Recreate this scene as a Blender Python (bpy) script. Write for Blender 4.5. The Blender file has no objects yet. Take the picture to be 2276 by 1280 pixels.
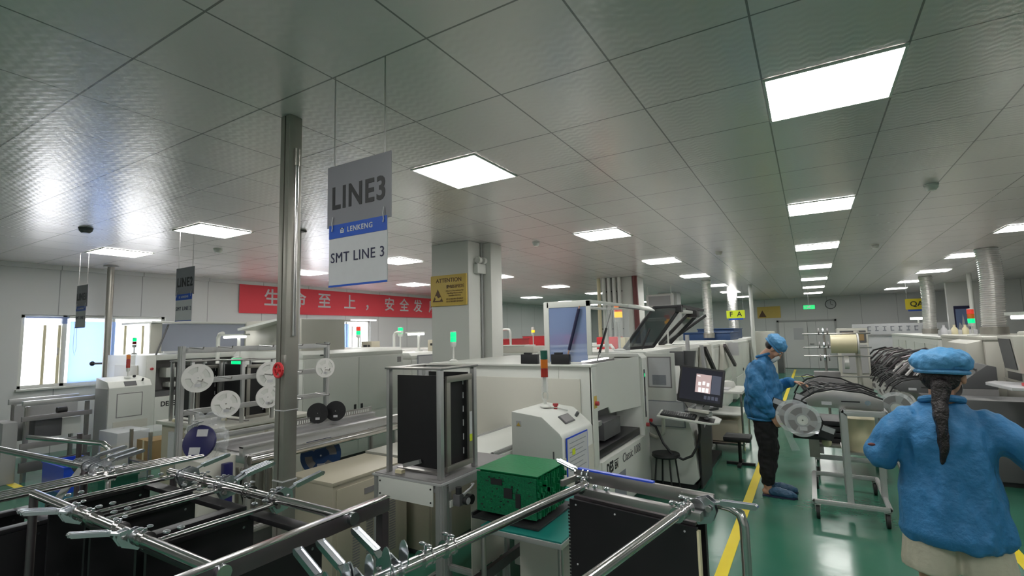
import bpy, bmesh, math, random
from math import sin, cos, pi, radians
from mathutils import Vector, Matrix, noise
random.seed(7)
S = bpy.context.scene
COL = S.collection
# ---------------------------------------------------------------- camera, world, exposure
CAMZ = 1.68; CEIL = 2.955
cam = bpy.data.objects.new('camera', bpy.data.cameras.new('camera')); COL.objects.link(cam)
YAW, PITCH, ROLL = .540042, .0943871, -.0224635
fw = Vector((-sin(YAW)*cos(PITCH), cos(YAW)*cos(PITCH), sin(PITCH)))
rt = Vector((cos(YAW), sin(YAW), 0)); up = rt.cross(fw)
rt, up = rt*cos(ROLL)+up*sin(ROLL), -rt*sin(ROLL)+up*cos(ROLL)
cam.matrix_world = Matrix(((rt.x, up.x, -fw.x, 0), (rt.y, up.y, -fw.y, 0), (rt.z, up.z, -fw.z, CAMZ), (0, 0, 0, 1)))
cam.data.sensor_width = 36; cam.data.lens = 1097.49/2276*36; cam.data.clip_start = .05; cam.data.clip_end = 200
S.camera = cam
wd = bpy.data.worlds.new('sky'); S.world = wd; wd.use_nodes = True
bg = wd.node_tree.nodes['Background']; bg.inputs[0].default_value = (.93, .95, 1, 1); bg.inputs[1].default_value = 3.6
S.view_settings.view_transform = 'Standard'; S.view_settings.look = 'None'
S.view_settings.exposure = 1.58; S.view_settings.gamma = 1; S.view_settings.use_curve_mapping = False
PANEL = 7.5
# ---------------------------------------------------------------- materials
MATS = {}
def mat(n, col, rough=.5, metal=0, emis=None, es=0, alpha=1, trans=0, bump=0, bs=40, var=0, spec=.5, coat=0):
    m = bpy.data.materials.new(n); m.use_nodes = True; nt = m.node_tree; b = nt.nodes['Principled BSDF']
    b.inputs['Base Color'].default_value = (*col, 1); b.inputs['Roughness'].default_value = rough
    b.inputs['Metallic'].default_value = metal; b.inputs['Specular IOR Level'].default_value = spec
    if coat: b.inputs['Coat Weight'].default_value = coat; b.inputs['Coat Roughness'].default_value = .08
    if emis: b.inputs['Emission Color'].default_value = (*emis, 1); b.inputs['Emission Strength'].default_value = es
    if trans: b.inputs['Transmission Weight'].default_value = trans; b.inputs['IOR'].default_value = 1.15
    if alpha < 1: b.inputs['Alpha'].default_value = alpha
    if bump or var:
        tc = nt.nodes.new('ShaderNodeTexCoord'); nz = nt.nodes.new('ShaderNodeTexNoise'); nz.inputs['Scale'].default_value = bs
        nz.inputs['Detail'].default_value = 4; nt.links.new(tc.outputs['Object'], nz.inputs['Vector'])
        if bump:
            bp = nt.nodes.new('ShaderNodeBump'); bp.inputs['Strength'].default_value = bump; bp.inputs['Distance'].default_value = .01
            nt.links.new(nz.outputs['Fac'], bp.inputs['Height']); nt.links.new(bp.outputs['Normal'], b.inputs['Normal'])
        if var:
            mx = nt.nodes.new('ShaderNodeMix'); mx.data_type = 'RGBA'
            mx.inputs[6].default_value = (*[c*(1-var) for c in col], 1); mx.inputs[7].default_value = (*[min(1, c*(1+var)) for c in col], 1)
            nt.links.new(nz.outputs['Fac'], mx.inputs[0]); nt.links.new(mx.outputs[2], b.inputs['Base Color'])
    MATS[n] = m; return m
mat('white', (.60, .61, .575), .38, var=.03, bs=3); mat('offwhite', (.52, .51, .455), .42, var=.04, bs=3)
mat('beige', (.42, .385, .30), .45, var=.05, bs=4); mat('grey', (.36, .36, .36), .5, var=.05, bs=6)
mat('dgrey', (.10, .10, .105), .45, var=.1, bs=6); mat('mgrey', (.22, .21, .215), .5, var=.1, bs=8)
mat('black', (.010, .009, .011), .42, var=.2, bs=20); mat('rubber', (.02, .02, .02), .6, var=.2, bs=20)
mat('chrome', (.62, .60, .60), .16, 1, var=.04, bs=8); mat('zinc', (.56, .585, .62), .26, 1, var=.12, bs=30)
mat('alu', (.52, .52, .52), .38, .75, var=.05, bs=15); mat('steel', (.40, .39, .38), .33, .9, var=.1, bs=12)
mat('dsteel', (.13, .11, .12), .35, .8, var=.15, bs=12)
mat('galv', (.36, .345, .31), .4, .75, var=.12, bs=10); mat('foil', (.74, .73, .72), .34, .75, var=.05, bs=40)
mat('red', (.62, .03, .04), .45, var=.08, bs=8); mat('redcloth', (.66, .055, .075), .7, bump=.15, bs=3, var=.05)
mat('pipered', (.13, .03, .03), .5, var=.1, bs=10); mat('redpart', (.45, .05, .06), .4, var=.1, bs=20); mat('orange', (.75, .12, .02), .3, var=.05, bs=20)
mat('blue', (.01, .05, .30), .35, var=.1, bs=10); mat('vblue', (.02, .07, .55), .3, var=.05, bs=10); mat('dblue', (.012, .012, .085), .3, var=.2, bs=20)
mat('bluebox', (.02, .06, .17), .4, var=.15, bs=10)
mat('signblue', (.012, .075, .42), .4, var=.03, bs=10); mat('ink', (.012, .012, .05), .5, var=.1, bs=10); mat('dark', (.015, .015, .017), .5, var=.1, bs=10)
mat('signgrey', (.20, .195, .22), .35, var=.04, bs=4); mat('paper', (.50, .50, .52), .6, var=.04, bs=30); mat('papertext', (.22, .23, .26), .6, var=.1, bs=40)
mat('yellow', (.78, .62, .02), .45, var=.04, bs=8); mat('lime', (.55, .65, .02), .45, var=.04, bs=8); mat('esd', (.60, .42, .09), .45, var=.05, bs=8); mat('esdink', (.10, .045, .015), .5, var=.1, bs=10)
mat('pcb', (.004, .17, .06), .32, var=.35, bs=60, bump=.1); mat('pcbdark', (.004, .12, .05), .35, var=.6, bs=110, bump=.3); mat('mat', (.005, .15, .13), .4, var=.1, bs=10)
mat('cream', (.66, .60, .40), .4, var=.05, bs=10); mat('card', (.30, .20, .09), .7, var=.1, bs=10)
mat('clear', (.8, .82, .85), .08, alpha=.2, spec=.8, var=.03, bs=10); mat('cloudy', (.62, .64, .68), .25, alpha=.6, var=.05, bs=10, bump=.3)
mat('glass', (.9, .95, 1), .03, alpha=.16, spec=.6, var=.02, bs=3)
mat('tint', (.06, .075, .075), .08, alpha=.72, spec=.8, var=.05, bs=3)
mat('paleglass', (.38, .41, .50), .3, alpha=.75, var=.05, bs=3); mat('blueglass', (.24, .32, .55), .15, alpha=.62, var=.05, bs=3)
mat('curtain', (.55, .68, .88), .6, bump=.2, bs=60, var=.04, trans=0)
mat('reel', (.68, .67, .65), .35, var=.04, bs=20)
mat('tG', (.0, .35, .15), .3, emis=(.0, .75, .22), es=.42, var=.05, bs=10); mat('tGoff', (.02, .11, .08), .25, var=.1, bs=20)
mat('tY', (.9, .6, .02), .3, emis=(1, .42, .01), es=.5, var=.05, bs=10); mat('tYoff', (.62, .16, .015), .25, var=.1, bs=20)
mat('tRoff', (.35, .03, .02), .25, var=.1, bs=20); mat('tR', (.5, .05, .03), .3, emis=(1, .06, .03), es=.12, var=.05, bs=10)
mat('tube', (1, 1, 1), .3, emis=(1, 1, 1), es=3, var=.01, bs=3)
mat('panel', (1, 1, 1), .4, emis=(1, .985, .95), es=PANEL, var=.005, bs=3)
mat('exit', (.01, .5, .15), .3, emis=(.01, .6, .15), es=.3, var=.02, bs=3)
mat('screen', (.012, .012, .018), .12, emis=(.05, .05, .07), es=0.090, var=.02, bs=3)
mat('scrwin', (.4, .3, .3), .3, emis=(.62, .45, .45), es=0.198, var=.02, bs=3); mat('scricon', (.8, .8, .8), .3, emis=(1, .95, .95), es=0.288, var=.01, bs=3)
mat('scrdark', (.03, .03, .05), .3, emis=(.12, .14, .2), es=0.144, var=.02, bs=3)
mat('bluecloth', (.026, .165, .37), .6, bump=.9, bs=30, var=.2); mat('bluecap', (.075, .27, .52), .6, bump=.8, bs=36, var=.16)
mat('trouser', (.010, .009, .011), .85, bump=.3, bs=30, var=.2); mat('shorts', (.50, .47, .38), .8, bump=.4, bs=40, var=.06)
mat('skin', (.46, .25, .17), .5, var=.08, bs=15); mat('hair', (.012, .007, .008), .4, bump=.8, bs=120, var=.3); mat('mask', (.62, .64, .66), .7, bump=.2, bs=20, var=.03)
mat('slipper', (.03, .09, .17), .5, bump=.5, bs=60, var=.25); mat('wall', (.58, .585, .58), .4, var=.02, bs=1.2)
def translucent(m, col, k):
    nt = m.node_tree; b = nt.nodes['Principled BSDF']; t = nt.nodes.new('ShaderNodeBsdfTranslucent'); t.inputs[0].default_value = (*col, 1); x = nt.nodes.new('ShaderNodeMixShader'); x.inputs[0].default_value = k
    nt.links.new(b.outputs[0], x.inputs[1]); nt.links.new(t.outputs[0], x.inputs[2]); nt.links.new(x.outputs[0], nt.nodes['Material Output'].inputs[0])
translucent(MATS['curtain'], (.55, .68, .92), .5)
def nodes(m): return m.node_tree, m.node_tree.nodes, m.node_tree.links
def mth(nt, op, a, b=None):
    n = nt.nodes.new('ShaderNodeMath'); n.operation = op
    for i, v in enumerate((a, b)):
        if v is None: continue
        if isinstance(v, (int, float)): n.inputs[i].default_value = v
        else: nt.links.new(v, n.inputs[i])
    return n.outputs[0]
# ceiling: 0.6 m metal tiles, dark T-bar joints, embossed chevrons
m = mat('ceiltile', (.72, .68, .67), .27, metal=.3, spec=.6); nt, N, L = nodes(m); b = N['Principled BSDF']
tc = N.new('ShaderNodeTexCoord'); sp = N.new('ShaderNodeSeparateXYZ'); L.new(tc.outputs['Object'], sp.inputs[0])
def gridline(o, off, pitch, w):
    fr = mth(nt, 'FRACT', mth(nt, 'DIVIDE', mth(nt, 'ADD', o, off), pitch))
    d = mth(nt, 'MINIMUM', fr, mth(nt, 'SUBTRACT', 1.0, fr))
    return mth(nt, 'LESS_THAN', d, w/pitch)
gx = gridline(sp.outputs[0], 4.328+60, .6, .0045); gy = gridline(sp.outputs[1], -.947+60, .6, .0045)
g = mth(nt, 'MAXIMUM', gx, gy)
mx = N.new('ShaderNodeMix'); mx.data_type = 'RGBA'; mx.inputs[6].default_value = (.72, .68, .67, 1); mx.inputs[7].default_value = (.26, .25, .245, 1)
L.new(g, mx.inputs[0]); L.new(mx.outputs[2], b.inputs['Base Color'])
# chevron height: zigzag stripes
zz = mth(nt, 'ABSOLUTE', mth(nt, 'SUBTRACT', mth(nt, 'FRACT', mth(nt, 'MULTIPLY', sp.outputs[0], 12)), .5))
st = mth(nt, 'SINE', mth(nt, 'MULTIPLY', mth(nt, 'ADD', mth(nt, 'MULTIPLY', sp.outputs[1], 20), zz), 2*pi))
bp = N.new('ShaderNodeBump'); bp.inputs['Strength'].default_value = .06; bp.inputs['Distance'].default_value = .004; L.new(st, bp.inputs['Height'])
nz = N.new('ShaderNodeTexNoise'); nz.inputs['Scale'].default_value = 1.7; L.new(tc.outputs['Object'], nz.inputs['Vector'])
bp2 = N.new('ShaderNodeBump'); bp2.inputs['Strength'].default_value = .12; bp2.inputs['Distance'].default_value = .05
L.new(nz.outputs['Fac'], bp2.inputs['Height']); L.new(bp.outputs['Normal'], bp2.inputs['Normal']); L.new(bp2.outputs['Normal'], b.inputs['Normal'])
# floor: glossy green epoxy with scuffs
m = mat('floor', (.016, .135, .075), .16, spec=.6); nt, N, L = nodes(m); b = N['Principled BSDF']
tc = N.new('ShaderNodeTexCoord'); nz = N.new('ShaderNodeTexNoise'); nz.inputs['Scale'].default_value = 1.3; nz.inputs['Detail'].default_value = 6
L.new(tc.outputs['Object'], nz.inputs['Vector']); mx = N.new('ShaderNodeMix'); mx.data_type = 'RGBA'
mx.inputs[6].default_value = (.020, .130, .080, 1); mx.inputs[7].default_value = (.050, .175, .120, 1); L.new(nz.outputs['Fac'], mx.inputs[0]); L.new(mx.outputs[2], b.inputs['Base Color'])
rr = N.new('ShaderNodeMapRange'); rr.inputs[3].default_value = .10; rr.inputs[4].default_value = .30; L.new(nz.outputs['Fac'], rr.inputs[0]); L.new(rr.outputs[0], b.inputs['Roughness'])
bp = N.new('ShaderNodeBump'); bp.inputs['Strength'].default_value = .06; bp.inputs['Distance'].default_value = .02; n2 = N.new('ShaderNodeTexNoise'); n2.inputs['Scale'].default_value = 9
L.new(tc.outputs['Object'], n2.inputs['Vector']); L.new(n2.outputs['Fac'], bp.inputs['Height']); L.new(bp.outputs['Normal'], b.inputs['Normal'])
# wall: sandwich panels, thin vertical seams
m = MATS['wall']; nt, N, L = nodes(m); b = N['Principled BSDF']
tc = N.new('ShaderNodeTexCoord'); sp = N.new('ShaderNodeSeparateXYZ'); L.new(tc.outputs['Object'], sp.inputs[0])
g = mth(nt, 'MAXIMUM', gridline(sp.outputs[0], 60.3, 1.15, .006), gridline(sp.outputs[1], 60.2, 1.15, .006))
mx = N.new('ShaderNodeMix'); mx.data_type = 'RGBA'; mx.inputs[6].default_value = (.58, .585, .58, 1); mx.inputs[7].default_value = (.27, .28, .28, 1)
L.new(g, mx.inputs[0]); L.new(mx.outputs[2], b.inputs['Base Color'])
# striped chevron tape / perforated duct etc. stay as geometry
# ---------------------------------------------------------------- geometry collector
class G:
    def __init__(s): s.v = []; s.f = []
    def add(s, vs, fs):
        n = len(s.v); s.v += [Vector(q) for q in vs]; s.f += [tuple(i+n for i in f) for f in fs]; return s
    def box(s, x0, y0, z0, x1, y1, z1):
        x0, x1 = sorted((x0, x1)); y0, y1 = sorted((y0, y1)); z0, z1 = sorted((z0, z1))
        return s.add([(x0,y0,z0),(x1,y0,z0),(x1,y1,z0),(x0,y1,z0),(x0,y0,z1),(x1,y0,z1),(x1,y1,z1),(x0,y1,z1)],
                     [(0,3,2,1),(4,5,6,7),(0,1,5,4),(1,2,6,5),(2,3,7,6),(3,0,4,7)])
    def ring(s, c, a, b, n): return [c+a*cos(2*pi*i/n)+b*sin(2*pi*i/n) for i in range(n)]
    def tube(s, pts, r, n=10, cap=True, rs=None):
        pts = [Vector(p) for p in pts]; base = len(s.v); k = len(pts); ref = None
        for i, p in enumerate(pts):
            d = ((pts[min(i+1, k-1)]-p).normalized()+(p-pts[max(i-1, 0)]).normalized()).normalized()
            if ref is None: ref = Vector((0, 0, 1)) if abs(d.z) < .9 else Vector((1, 0, 0))
            a = (ref-d*ref.dot(d)).normalized(); ref = a; b = d.cross(a); rr = rs[i] if rs else r
            s.v += s.ring(p, a*rr, b*rr, n)
        for i in range(k-1):
            for j in range(n):
                a0 = base+i*n+j; a1 = base+i*n+(j+1) % n; s.f.append((a0, a1, a1+n, a0+n))
        if cap: s.f.append(tuple(base+n-1-j for j in range(n))); s.f.append(tuple(base+(k-1)*n+j for j in range(n)))
        return s
    def cyl(s, p, q, r, n=16, r2=None): return s.tube([p, q], r, n, rs=[r, r if r2 is None else r2])
    def prism(s, poly, ax, a, b):   # poly in the two other axes (cyclic order), extruded along ax
        def P(u, w, t): return {'x': (t, u, w), 'y': (u, t, w), 'z': (u, w, t)}[ax]
        n = len(poly); vs = [P(u, w, a) for u, w in poly]+[P(u, w, b) for u, w in poly]
        return s.add(vs, [tuple(range(n-1, -1, -1)), tuple(range(n, 2*n))]+[(i, (i+1) % n, n+(i+1) % n, n+i) for i in range(n)])
    def bar(s, p, q, w, h, upv=(0, 0, 1)):  # rectangular bar from p to q
        p = Vector(p); q = Vector(q); d = (q-p).normalized(); u = Vector(upv); u = (u-d*u.dot(d)); u = u.normalized() if u.length > 1e-4 else Vector((1, 0, 0)); r = d.cross(u)
        vs = [c+r*(w/2*i)+u*(h/2*j) for c in (p, q) for i, j in ((-1,-1),(1,-1),(1,1),(-1,1))]
        return s.add(vs, [(0,3,2,1),(4,5,6,7),(0,1,5,4),(1,2,6,5),(2,3,7,6),(3,0,4,7)])
    def sph(s, c, rx, ry=None, rz=None, n=14, m=9):
        ry = ry or rx; rz = rz or rx; c = Vector(c); base = len(s.v)
        for i in range(m+1):
            t = pi*i/m
            for j in range(n): p = 2*pi*j/n; s.v.append(c+Vector((rx*sin(t)*cos(p), ry*sin(t)*sin(p), rz*cos(t))))
        for i in range(m):
            for j in range(n): a = base+i*n+j; b = base+i*n+(j+1) % n; s.f.append((a, a+n, b+n, b))
        return s
    def lathe(s, prof, c, ax='z', n=24):
        c = Vector(c); base = len(s.v); k = len(prof)
        for r, h in prof:
            for j in range(n):
                u = r*cos(2*pi*j/n); w = r*sin(2*pi*j/n); s.v.append(c+Vector({'z': (u, w, h), 'y': (u, h, w), 'x': (h, u, w)}[ax]))
        for i in range(k-1):
            for j in range(n): a = base+i*n+j; b = base+i*n+(j+1) % n; s.f.append((a, b, b+n, a+n))
        return s
    def grid(s, x0, y0, x1, y1, nx, ny, zf):
        base = len(s.v)
        for i in range(nx+1):
            for j in range(ny+1):
                x = x0+(x1-x0)*i/nx; y = y0+(y1-y0)*j/ny; s.v.append(Vector((x, y, zf(x, y))))
        for i in range(nx):
            for j in range(ny): a = base+i*(ny+1)+j; s.f.append((a, a+ny+1, a+ny+2, a+1))
        return s
    def xf(s, M): s.v = [M @ v for v in s.v]; return s
    def mesh(s, name): me = bpy.data.meshes.new(name); me.from_pydata([tuple(v) for v in s.v], [], s.f); return me
INV = {}
def finish(o, m, smooth, bevel):
    me = o.data; bm = bmesh.new(); bm.from_mesh(me); bmesh.ops.recalc_face_normals(bm, faces=bm.faces)
    if bevel:
        es = [e for e in bm.edges if len(e.link_faces) == 2 and e.calc_face_angle(0) > .6 and e.calc_length() > bevel*2.5]
        try: bmesh.ops.bevel(bm, geom=es, offset=bevel, segments=2, profile=.6, affect='EDGES', clamp_overlap=True)
        except Exception: pass
    for f in bm.faces: f.smooth = smooth
    bm.to_mesh(me); bm.free(); me.materials.append(MATS[m])
    if smooth:
        try: me.set_sharp_from_angle(angle=radians(40))
        except Exception: pass
def part(name, g, m, parent=None, bevel=0, smooth=True, label=None, kind=None):
    me = g.mesh(name); o = bpy.data.objects.new(name, me); COL.objects.link(o)
    if parent is not None:
        o.parent = parent; r = INV.get(parent.name); INV[o.name] = r
        if r is not None: me.transform(r)
    finish(o, m, smooth, bevel)
    if label: o['label'] = label
    if kind: o['kind'] = kind
    return o
def thing(name, label, cat, loc=(0, 0, 0), rz=0, group=None, local=False):
    o = bpy.data.objects.new(name, None); COL.objects.link(o); o.location = loc; o.rotation_euler = (0, 0, rz); o.empty_display_size = .1
    o['label'] = label; o['category'] = cat
    if group: o['group'] = group
    INV[o.name] = None if local else (Matrix.Translation(loc) @ Matrix.Rotation(rz, 4, 'Z')).inverted()
    return o
def tag(o, label, cat, group=None):
    o['label'] = label; o['category'] = cat
    if group: o['group'] = group
    return o
def struct(name, g, m, parent=None, bevel=0, smooth=False):
    o = part(name, g, m, parent, bevel, smooth)
    if parent is None: o['kind'] = 'structure'
    return o
def dup(root, loc, rz=None, label=None, group=None):
    r = root.copy(); COL.objects.link(r); r.location = loc
    if rz is not None: r.rotation_euler = (0, 0, rz)
    if label: r['label'] = label
    if group: r['group'] = group
    for ch in list(root.children):
        c = ch.copy(); COL.objects.link(c); c.parent = r
        for g2 in list(ch.children): d = g2.copy(); COL.objects.link(d); d.parent = c
    return r
def text(name, st, size, org, xd, ud, m, parent, bold=0, align='CENTER', extr=.0008, sx=1, sp=1.0):
    cu = bpy.data.curves.new('t', 'FONT'); cu.body = st; cu.size = size; cu.align_x = align; cu.align_y = 'CENTER'; cu.extrude = extr; cu.offset = bold; cu.resolution_u = 3; cu.space_character = sp
    t = bpy.data.objects.new('t', cu); COL.objects.link(t); dg = bpy.context.evaluated_depsgraph_get()
    me = bpy.data.meshes.new_from_object(t.evaluated_get(dg)); bpy.data.objects.remove(t); bpy.data.curves.remove(cu)
    xd = Vector(xd).normalized(); ud = Vector(ud).normalized(); n = xd.cross(ud); org = Vector(org)
    M = Matrix(((xd.x*sx, ud.x, n.x, org.x), (xd.y*sx, ud.y, n.y, org.y), (xd.z*sx, ud.z, n.z, org.z), (0, 0, 0, 1)))
    me.transform(M); me.materials.clear(); me.materials.append(MATS[m]); o = bpy.data.objects.new(name, me); COL.objects.link(o)
    if parent is not None:
        o.parent = parent; r = INV.get(parent.name)
        if r is not None: me.transform(r)
    return o
XP = (1, 0, 0); YP = (0, 1, 0); ZP = (0, 0, 1)
# ================================================================ the room
WX, EX, FY, BY = -10.36, 6.0, 24.2, -4.0
struct('floor', G().box(WX, BY, -.1, EX, FY, 0), 'floor')
struct('ceiling', G().box(WX, BY, CEIL, EX, FY, CEIL+.1), 'ceiltile')
g = G(); wy = [(2.62, 4.60, 1.02, 2.16), (7.69, 9.66, 1.02, 2.16)]; y = BY
for a, b_, z0, z1 in wy:
    g.box(WX-.12, y, 0, WX, a, CEIL); g.box(WX-.12, a, 0, WX, b_, z0); g.box(WX-.12, a, z1, WX, b_, CEIL); y = b_
g.box(WX-.12, y, 0, WX, FY, CEIL); struct('wall_left', g, 'wall')
struct('wall_back', G().box(WX, FY, 0, EX, FY+.12, CEIL), 'wall')
struct('wall_right', G().box(EX, BY, 0, EX+.12, FY, CEIL), 'wall')
struct('wall_front', G().box(WX, BY-.12, 0, EX, BY, CEIL), 'wall')
struct('wall_side', G().box(3.6, 19.6, 0, EX, 19.75, CEIL), 'wall')
struct('trim_1', G().box(WX, 2.0, CEIL-.07, WX+.05, FY, CEIL), 'wall')
struct('baseboard_back', G().box(-8, FY-.02, 0, EX, FY, .1), 'grey')
for k, (a, b_, z0, z1) in enumerate(wy):
    w = thing('window_%d' % (k+1), 'wide window in the left wall', 'window', (WX, a, z0)); w['kind'] = 'structure'
    for q in ('label', 'category'): del w[q]
    g = G(); x0, x1 = WX-.10, WX-.04
    for yy in ((a, a+.05), (b_-.05, b_)): g.box(x0, yy[0], z0, x1, yy[1], z1)
    g.box(x0, a, z0, x1, b_, z0+.05); g.box(x0, a, z1-.05, x1, b_, z1)
    for t in (.27, .60): g.box(x0, a+(b_-a)*t-.03, z0, x1, a+(b_-a)*t+.03, z1)
    part('window_frame', g, 'white', w, .004)
    g = G(); s0 = a+.05
    for (ya, yb) in ((a+.27, a+.31), (a+.45, a+.49), (a+1.35, a+1.39), (a+1.62, a+1.66)): g.box(x0-.02, ya, z0+.05, x1+.01, yb, z1-.16)
    part('sash_frame', g, 'cream' if k == 0 else 'white', w, .004)
    part('window_pane', G().box(WX-.075, a+.05, z0+.05, WX-.068, b_-.05, z1-.05), 'glass', w)
    part('window_sill', G().box(WX-.02, a-.02, z0-.03, WX+.06, b_+.02, z0), 'white', w, .004)
    h = part('sash_handle', G().box(WX-.03, a+.44, z0+.5, WX+.01, a+.46, z0+.62), 'steel', w)
# roller blinds
g = G().grid(a, 0, a, 0, 1, 1, lambda x, y: 0) if 0 else G()
for k, (ya, yb, zb, lab) in enumerate(((3.22, 3.84, 1.06, 'pale blue roller blind covering the middle of the near window'), (8.30, 8.95, 1.3, 'pale blue roller blind in the window further along the left wall'))):
    t = thing('roller_blind', lab, 'blind', (WX-.03, ya, zb))
    part('blind_fabric', G().box(WX-.032, ya, zb, WX-.026, yb, 2.06), 'curtain', t)
    part('blind_tube', G().cyl((WX-.03, ya-.02, 2.13), (WX-.03, yb+.02, 2.13), .022), 'white', t)
    part('pull_cord', G().tube([(WX-.02, ya+.05, 2.1), (WX-.02, ya+.05, 1.62), (WX-.02, ya+.07, 1.5), (WX-.02, ya+.09, 1.62), (WX-.02, ya+.08, 2.1)], .003, 5), 'paper', t)
t = thing('window_valance', 'translucent blue strip across the top of the near window', 'valance', (WX-.03, 2.7, 2.0))
part('valance_fabric', G().box(WX-.022, 2.67, 2.02, WX-.018, 3.2, 2.13), 'blueglass', t)
# far door (double leaf)
d = thing('door_1', '', '', (-.45, FY, 0)); d['kind'] = 'structure'
for q in ('label', 'category'): del d[q]
part('door_leaf', G().box(-1.15, FY-.05, .02, -.12, FY, 1.95), 'grey' if 0 else 'wall', d, .005); part('door_leaf', G().box(-.10, FY-.05, .02, .85, FY, 1.95), 'wall', d, .005)
part('door_frame', G().box(-1.23, FY-.07, 0, -1.15, FY, 2.03).box(.85, FY-.07, 0, .93, FY, 2.03).box(-1.23, FY-.07, 1.95, .93, FY, 2.03), 'grey', d, .005)
h = part('door_handle', G().cyl((-.03, FY-.05, 1.02), (-.03, FY-.12, 1.02), .02).cyl((-.03, FY-.11, 1.02), (.10, FY-.11, 1.02), .012), 'dgrey', d)
part('door_window', G().box(-.62, FY-.056, 1.2, -.25, FY-.05, 1.7), 'paper', d, .003)
# floor tape
k = 0
for x0, y0, x1, y1, lab in ((-.68, 1.5, -.60, 23.5, 'yellow floor line along the left edge of the green aisle'), (1.14, 1.2, 1.22, 23.5, 'yellow floor line along the right edge of the green aisle'),
                            (-10.2, 2.12, -4.2, 2.20, 'yellow floor line crossing the floor below the left window'), (-.60, 20.2, 1.14, 20.28, 'yellow floor line across the far end of the aisle')):
    tag(part('floor_tape', G().box(x0, y0, .0, x1, y1, .0025), 'esd' if 0 else 'yellow'), lab, 'floor marking', 'yellow floor lines')
# ---- ceiling lights on the 0.6 m grid
def light(u, v):
    x = -4.328+.6*u; y = .947+.6*v; return x-.3, y-.3
cols = {7.5: 'straight above the aisle', 3.5: 'left of the aisle', -2.5: 'above the second line', -6.5: 'above the leftmost line', 11.5: 'above the right-hand machines'}
rows = [3.5, 8.5, 13.5, 18.5, 23.5, 28.5, 33.5]
ordn = ['nearest', 'second', 'third', 'fourth', 'fifth', 'sixth', 'farthest']
lamp0 = None
allrows = [-6.5, -1.5]+rows
for u, cl in cols.items():
    for v in allrows:
        if v < 0 and u in (-6.5,): continue
        x, y = light(u, v)
        x = -4.328+.6*u; y = .947+.6*v
        lab = ('lit square ceiling panel in the row %s, %s in its row' % (cl, ordn[rows.index(v)])) if v >= 0 else 'lit square ceiling panel behind the photographer %s, row %d' % (cl, 1 if v > -3 else 2)
        if lamp0 is None:
            lamp0 = thing('ceiling_light', lab, 'ceiling light', (x, y, CEIL-.014), group='square ceiling panels', local=True)
            part('lamp_frame', G().box(-.298, -.298, 0, .298, -.285, .012).box(-.298, .285, 0, .298, .298, .012).box(-.298, -.285, 0, -.285, .285, .012).box(.285, -.285, 0, .298, .285, .012), 'white', lamp0)
            part('diffuser', G().box(-.285, -.285, .003, .285, .285, .012), 'panel', lamp0, smooth=False)
        else: dup(lamp0, (x, y, CEIL-.014), label=lab)
# ceiling detectors
def detector(x, y, lab, m='white', r=.05):
    t = thing('smoke_detector', lab, 'smoke detector', (x, y, CEIL))
    part('detector_base', G().lathe([(0, CEIL-.012), (r*1.1, CEIL-.012), (r*1.1, CEIL-.0005), (0, CEIL-.0005)], (x, y, 0)), m, t)
    part('detector_head', G().lathe([(0, CEIL-.055), (r*.6, CEIL-.055), (r, CEIL-.03), (r, CEIL-.0125), (0, CEIL-.0125)], (x, y, 0)), m, t)
detector(-6.77, 2.18, 'dark round detector under the window glare on the ceiling', 'dgrey', .06)
detector(-6.95, 3.7, 'pale smoke detector on the ceiling behind the hanging LINE2 sign')
detector(-3.19, 6.0, 'white smoke detector on the ceiling right of the wide column')
detector(1.03, 5.74, 'faint smoke detector on the ceiling at the right, nearest to the camera')
detector(.96, 9.54, 'small smoke detector on the ceiling right of the aisle lights')
detector(-1.2, 8.6, 'small smoke detector on the ceiling left of the aisle lights')
# ---- columns
t = thing('column', 'wide white square column carrying the yellow ESD notice', 'column', (-4.15, 5.6, 0))
part('column_body', G().box(-4.48, 5.3, 0, -3.85, 5.85, CEIL-.002), 'white', t, .006)
part('pipe_cover', G().box(-3.845, 5.62, 0, -3.70, 5.90, CEIL-.002), 'white', t, .006)
part('conduit', G().cyl((-3.83, 5.585, 0), (-3.83, 5.585, CEIL-.002), .014), 'grey', t)
t = thing('esd_sign', 'yellow ATTENTION antistatic notice board on the wide white column', 'sign', (-4.17, 5.29, 2.3))
part('sign_board', G().box(-4.475, 5.272, 2.09, -3.865, 5.295, 2.51), 'esd', t, .003)
text('lettering', 'ATTENTION', .078, (-4.16, 5.270, 2.435), XP, ZP, 'esdink', t, .001)
text('lettering', '静电防护区域', .05, (-4.05, 5.270, 2.345), XP, ZP, 'esdink', t, .001, sx=1)
for j, st in enumerate(('Observe Precautions for', 'Handling Electrostatic', 'Sensitive Devices')): text('lettering', st, .030, (-4.06, 5.270, 2.29-.032*j), XP, ZP, 'esdink', t)
for j in range(2): text('lettering', '进入区域请做好静电防护', .026, (-4.06, 5.270, 2.178-.034*j), XP, ZP, 'esdink', t)
g = G().prism([(-4.44, 2.15), (-4.26, 2.15), (-4.35, 2.32)], 'y', 5.268, 5.271); part('warning_triangle', g, 'esdink', t, smooth=False)
g = G().prism([(-4.40, 2.165), (-4.31, 2.165), (-4.285, 2.195), (-4.30, 2.215), (-4.34, 2.20), (-4.37, 2.235), (-4.40, 2.225), (-4.385, 2.19)], 'y', 5.2665, 5.268); part('hand_symbol', g, 'esd', t, smooth=False)
t = thing('emergency_light', 'white twin-spot emergency light on the wide column', 'emergency light', (-3.87, 5.50, 2.55))
part('lamp_box', G().box(-3.848, 5.42, 2.52, -3.78, 5.62, 2.65), 'white', t, .006)
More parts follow.
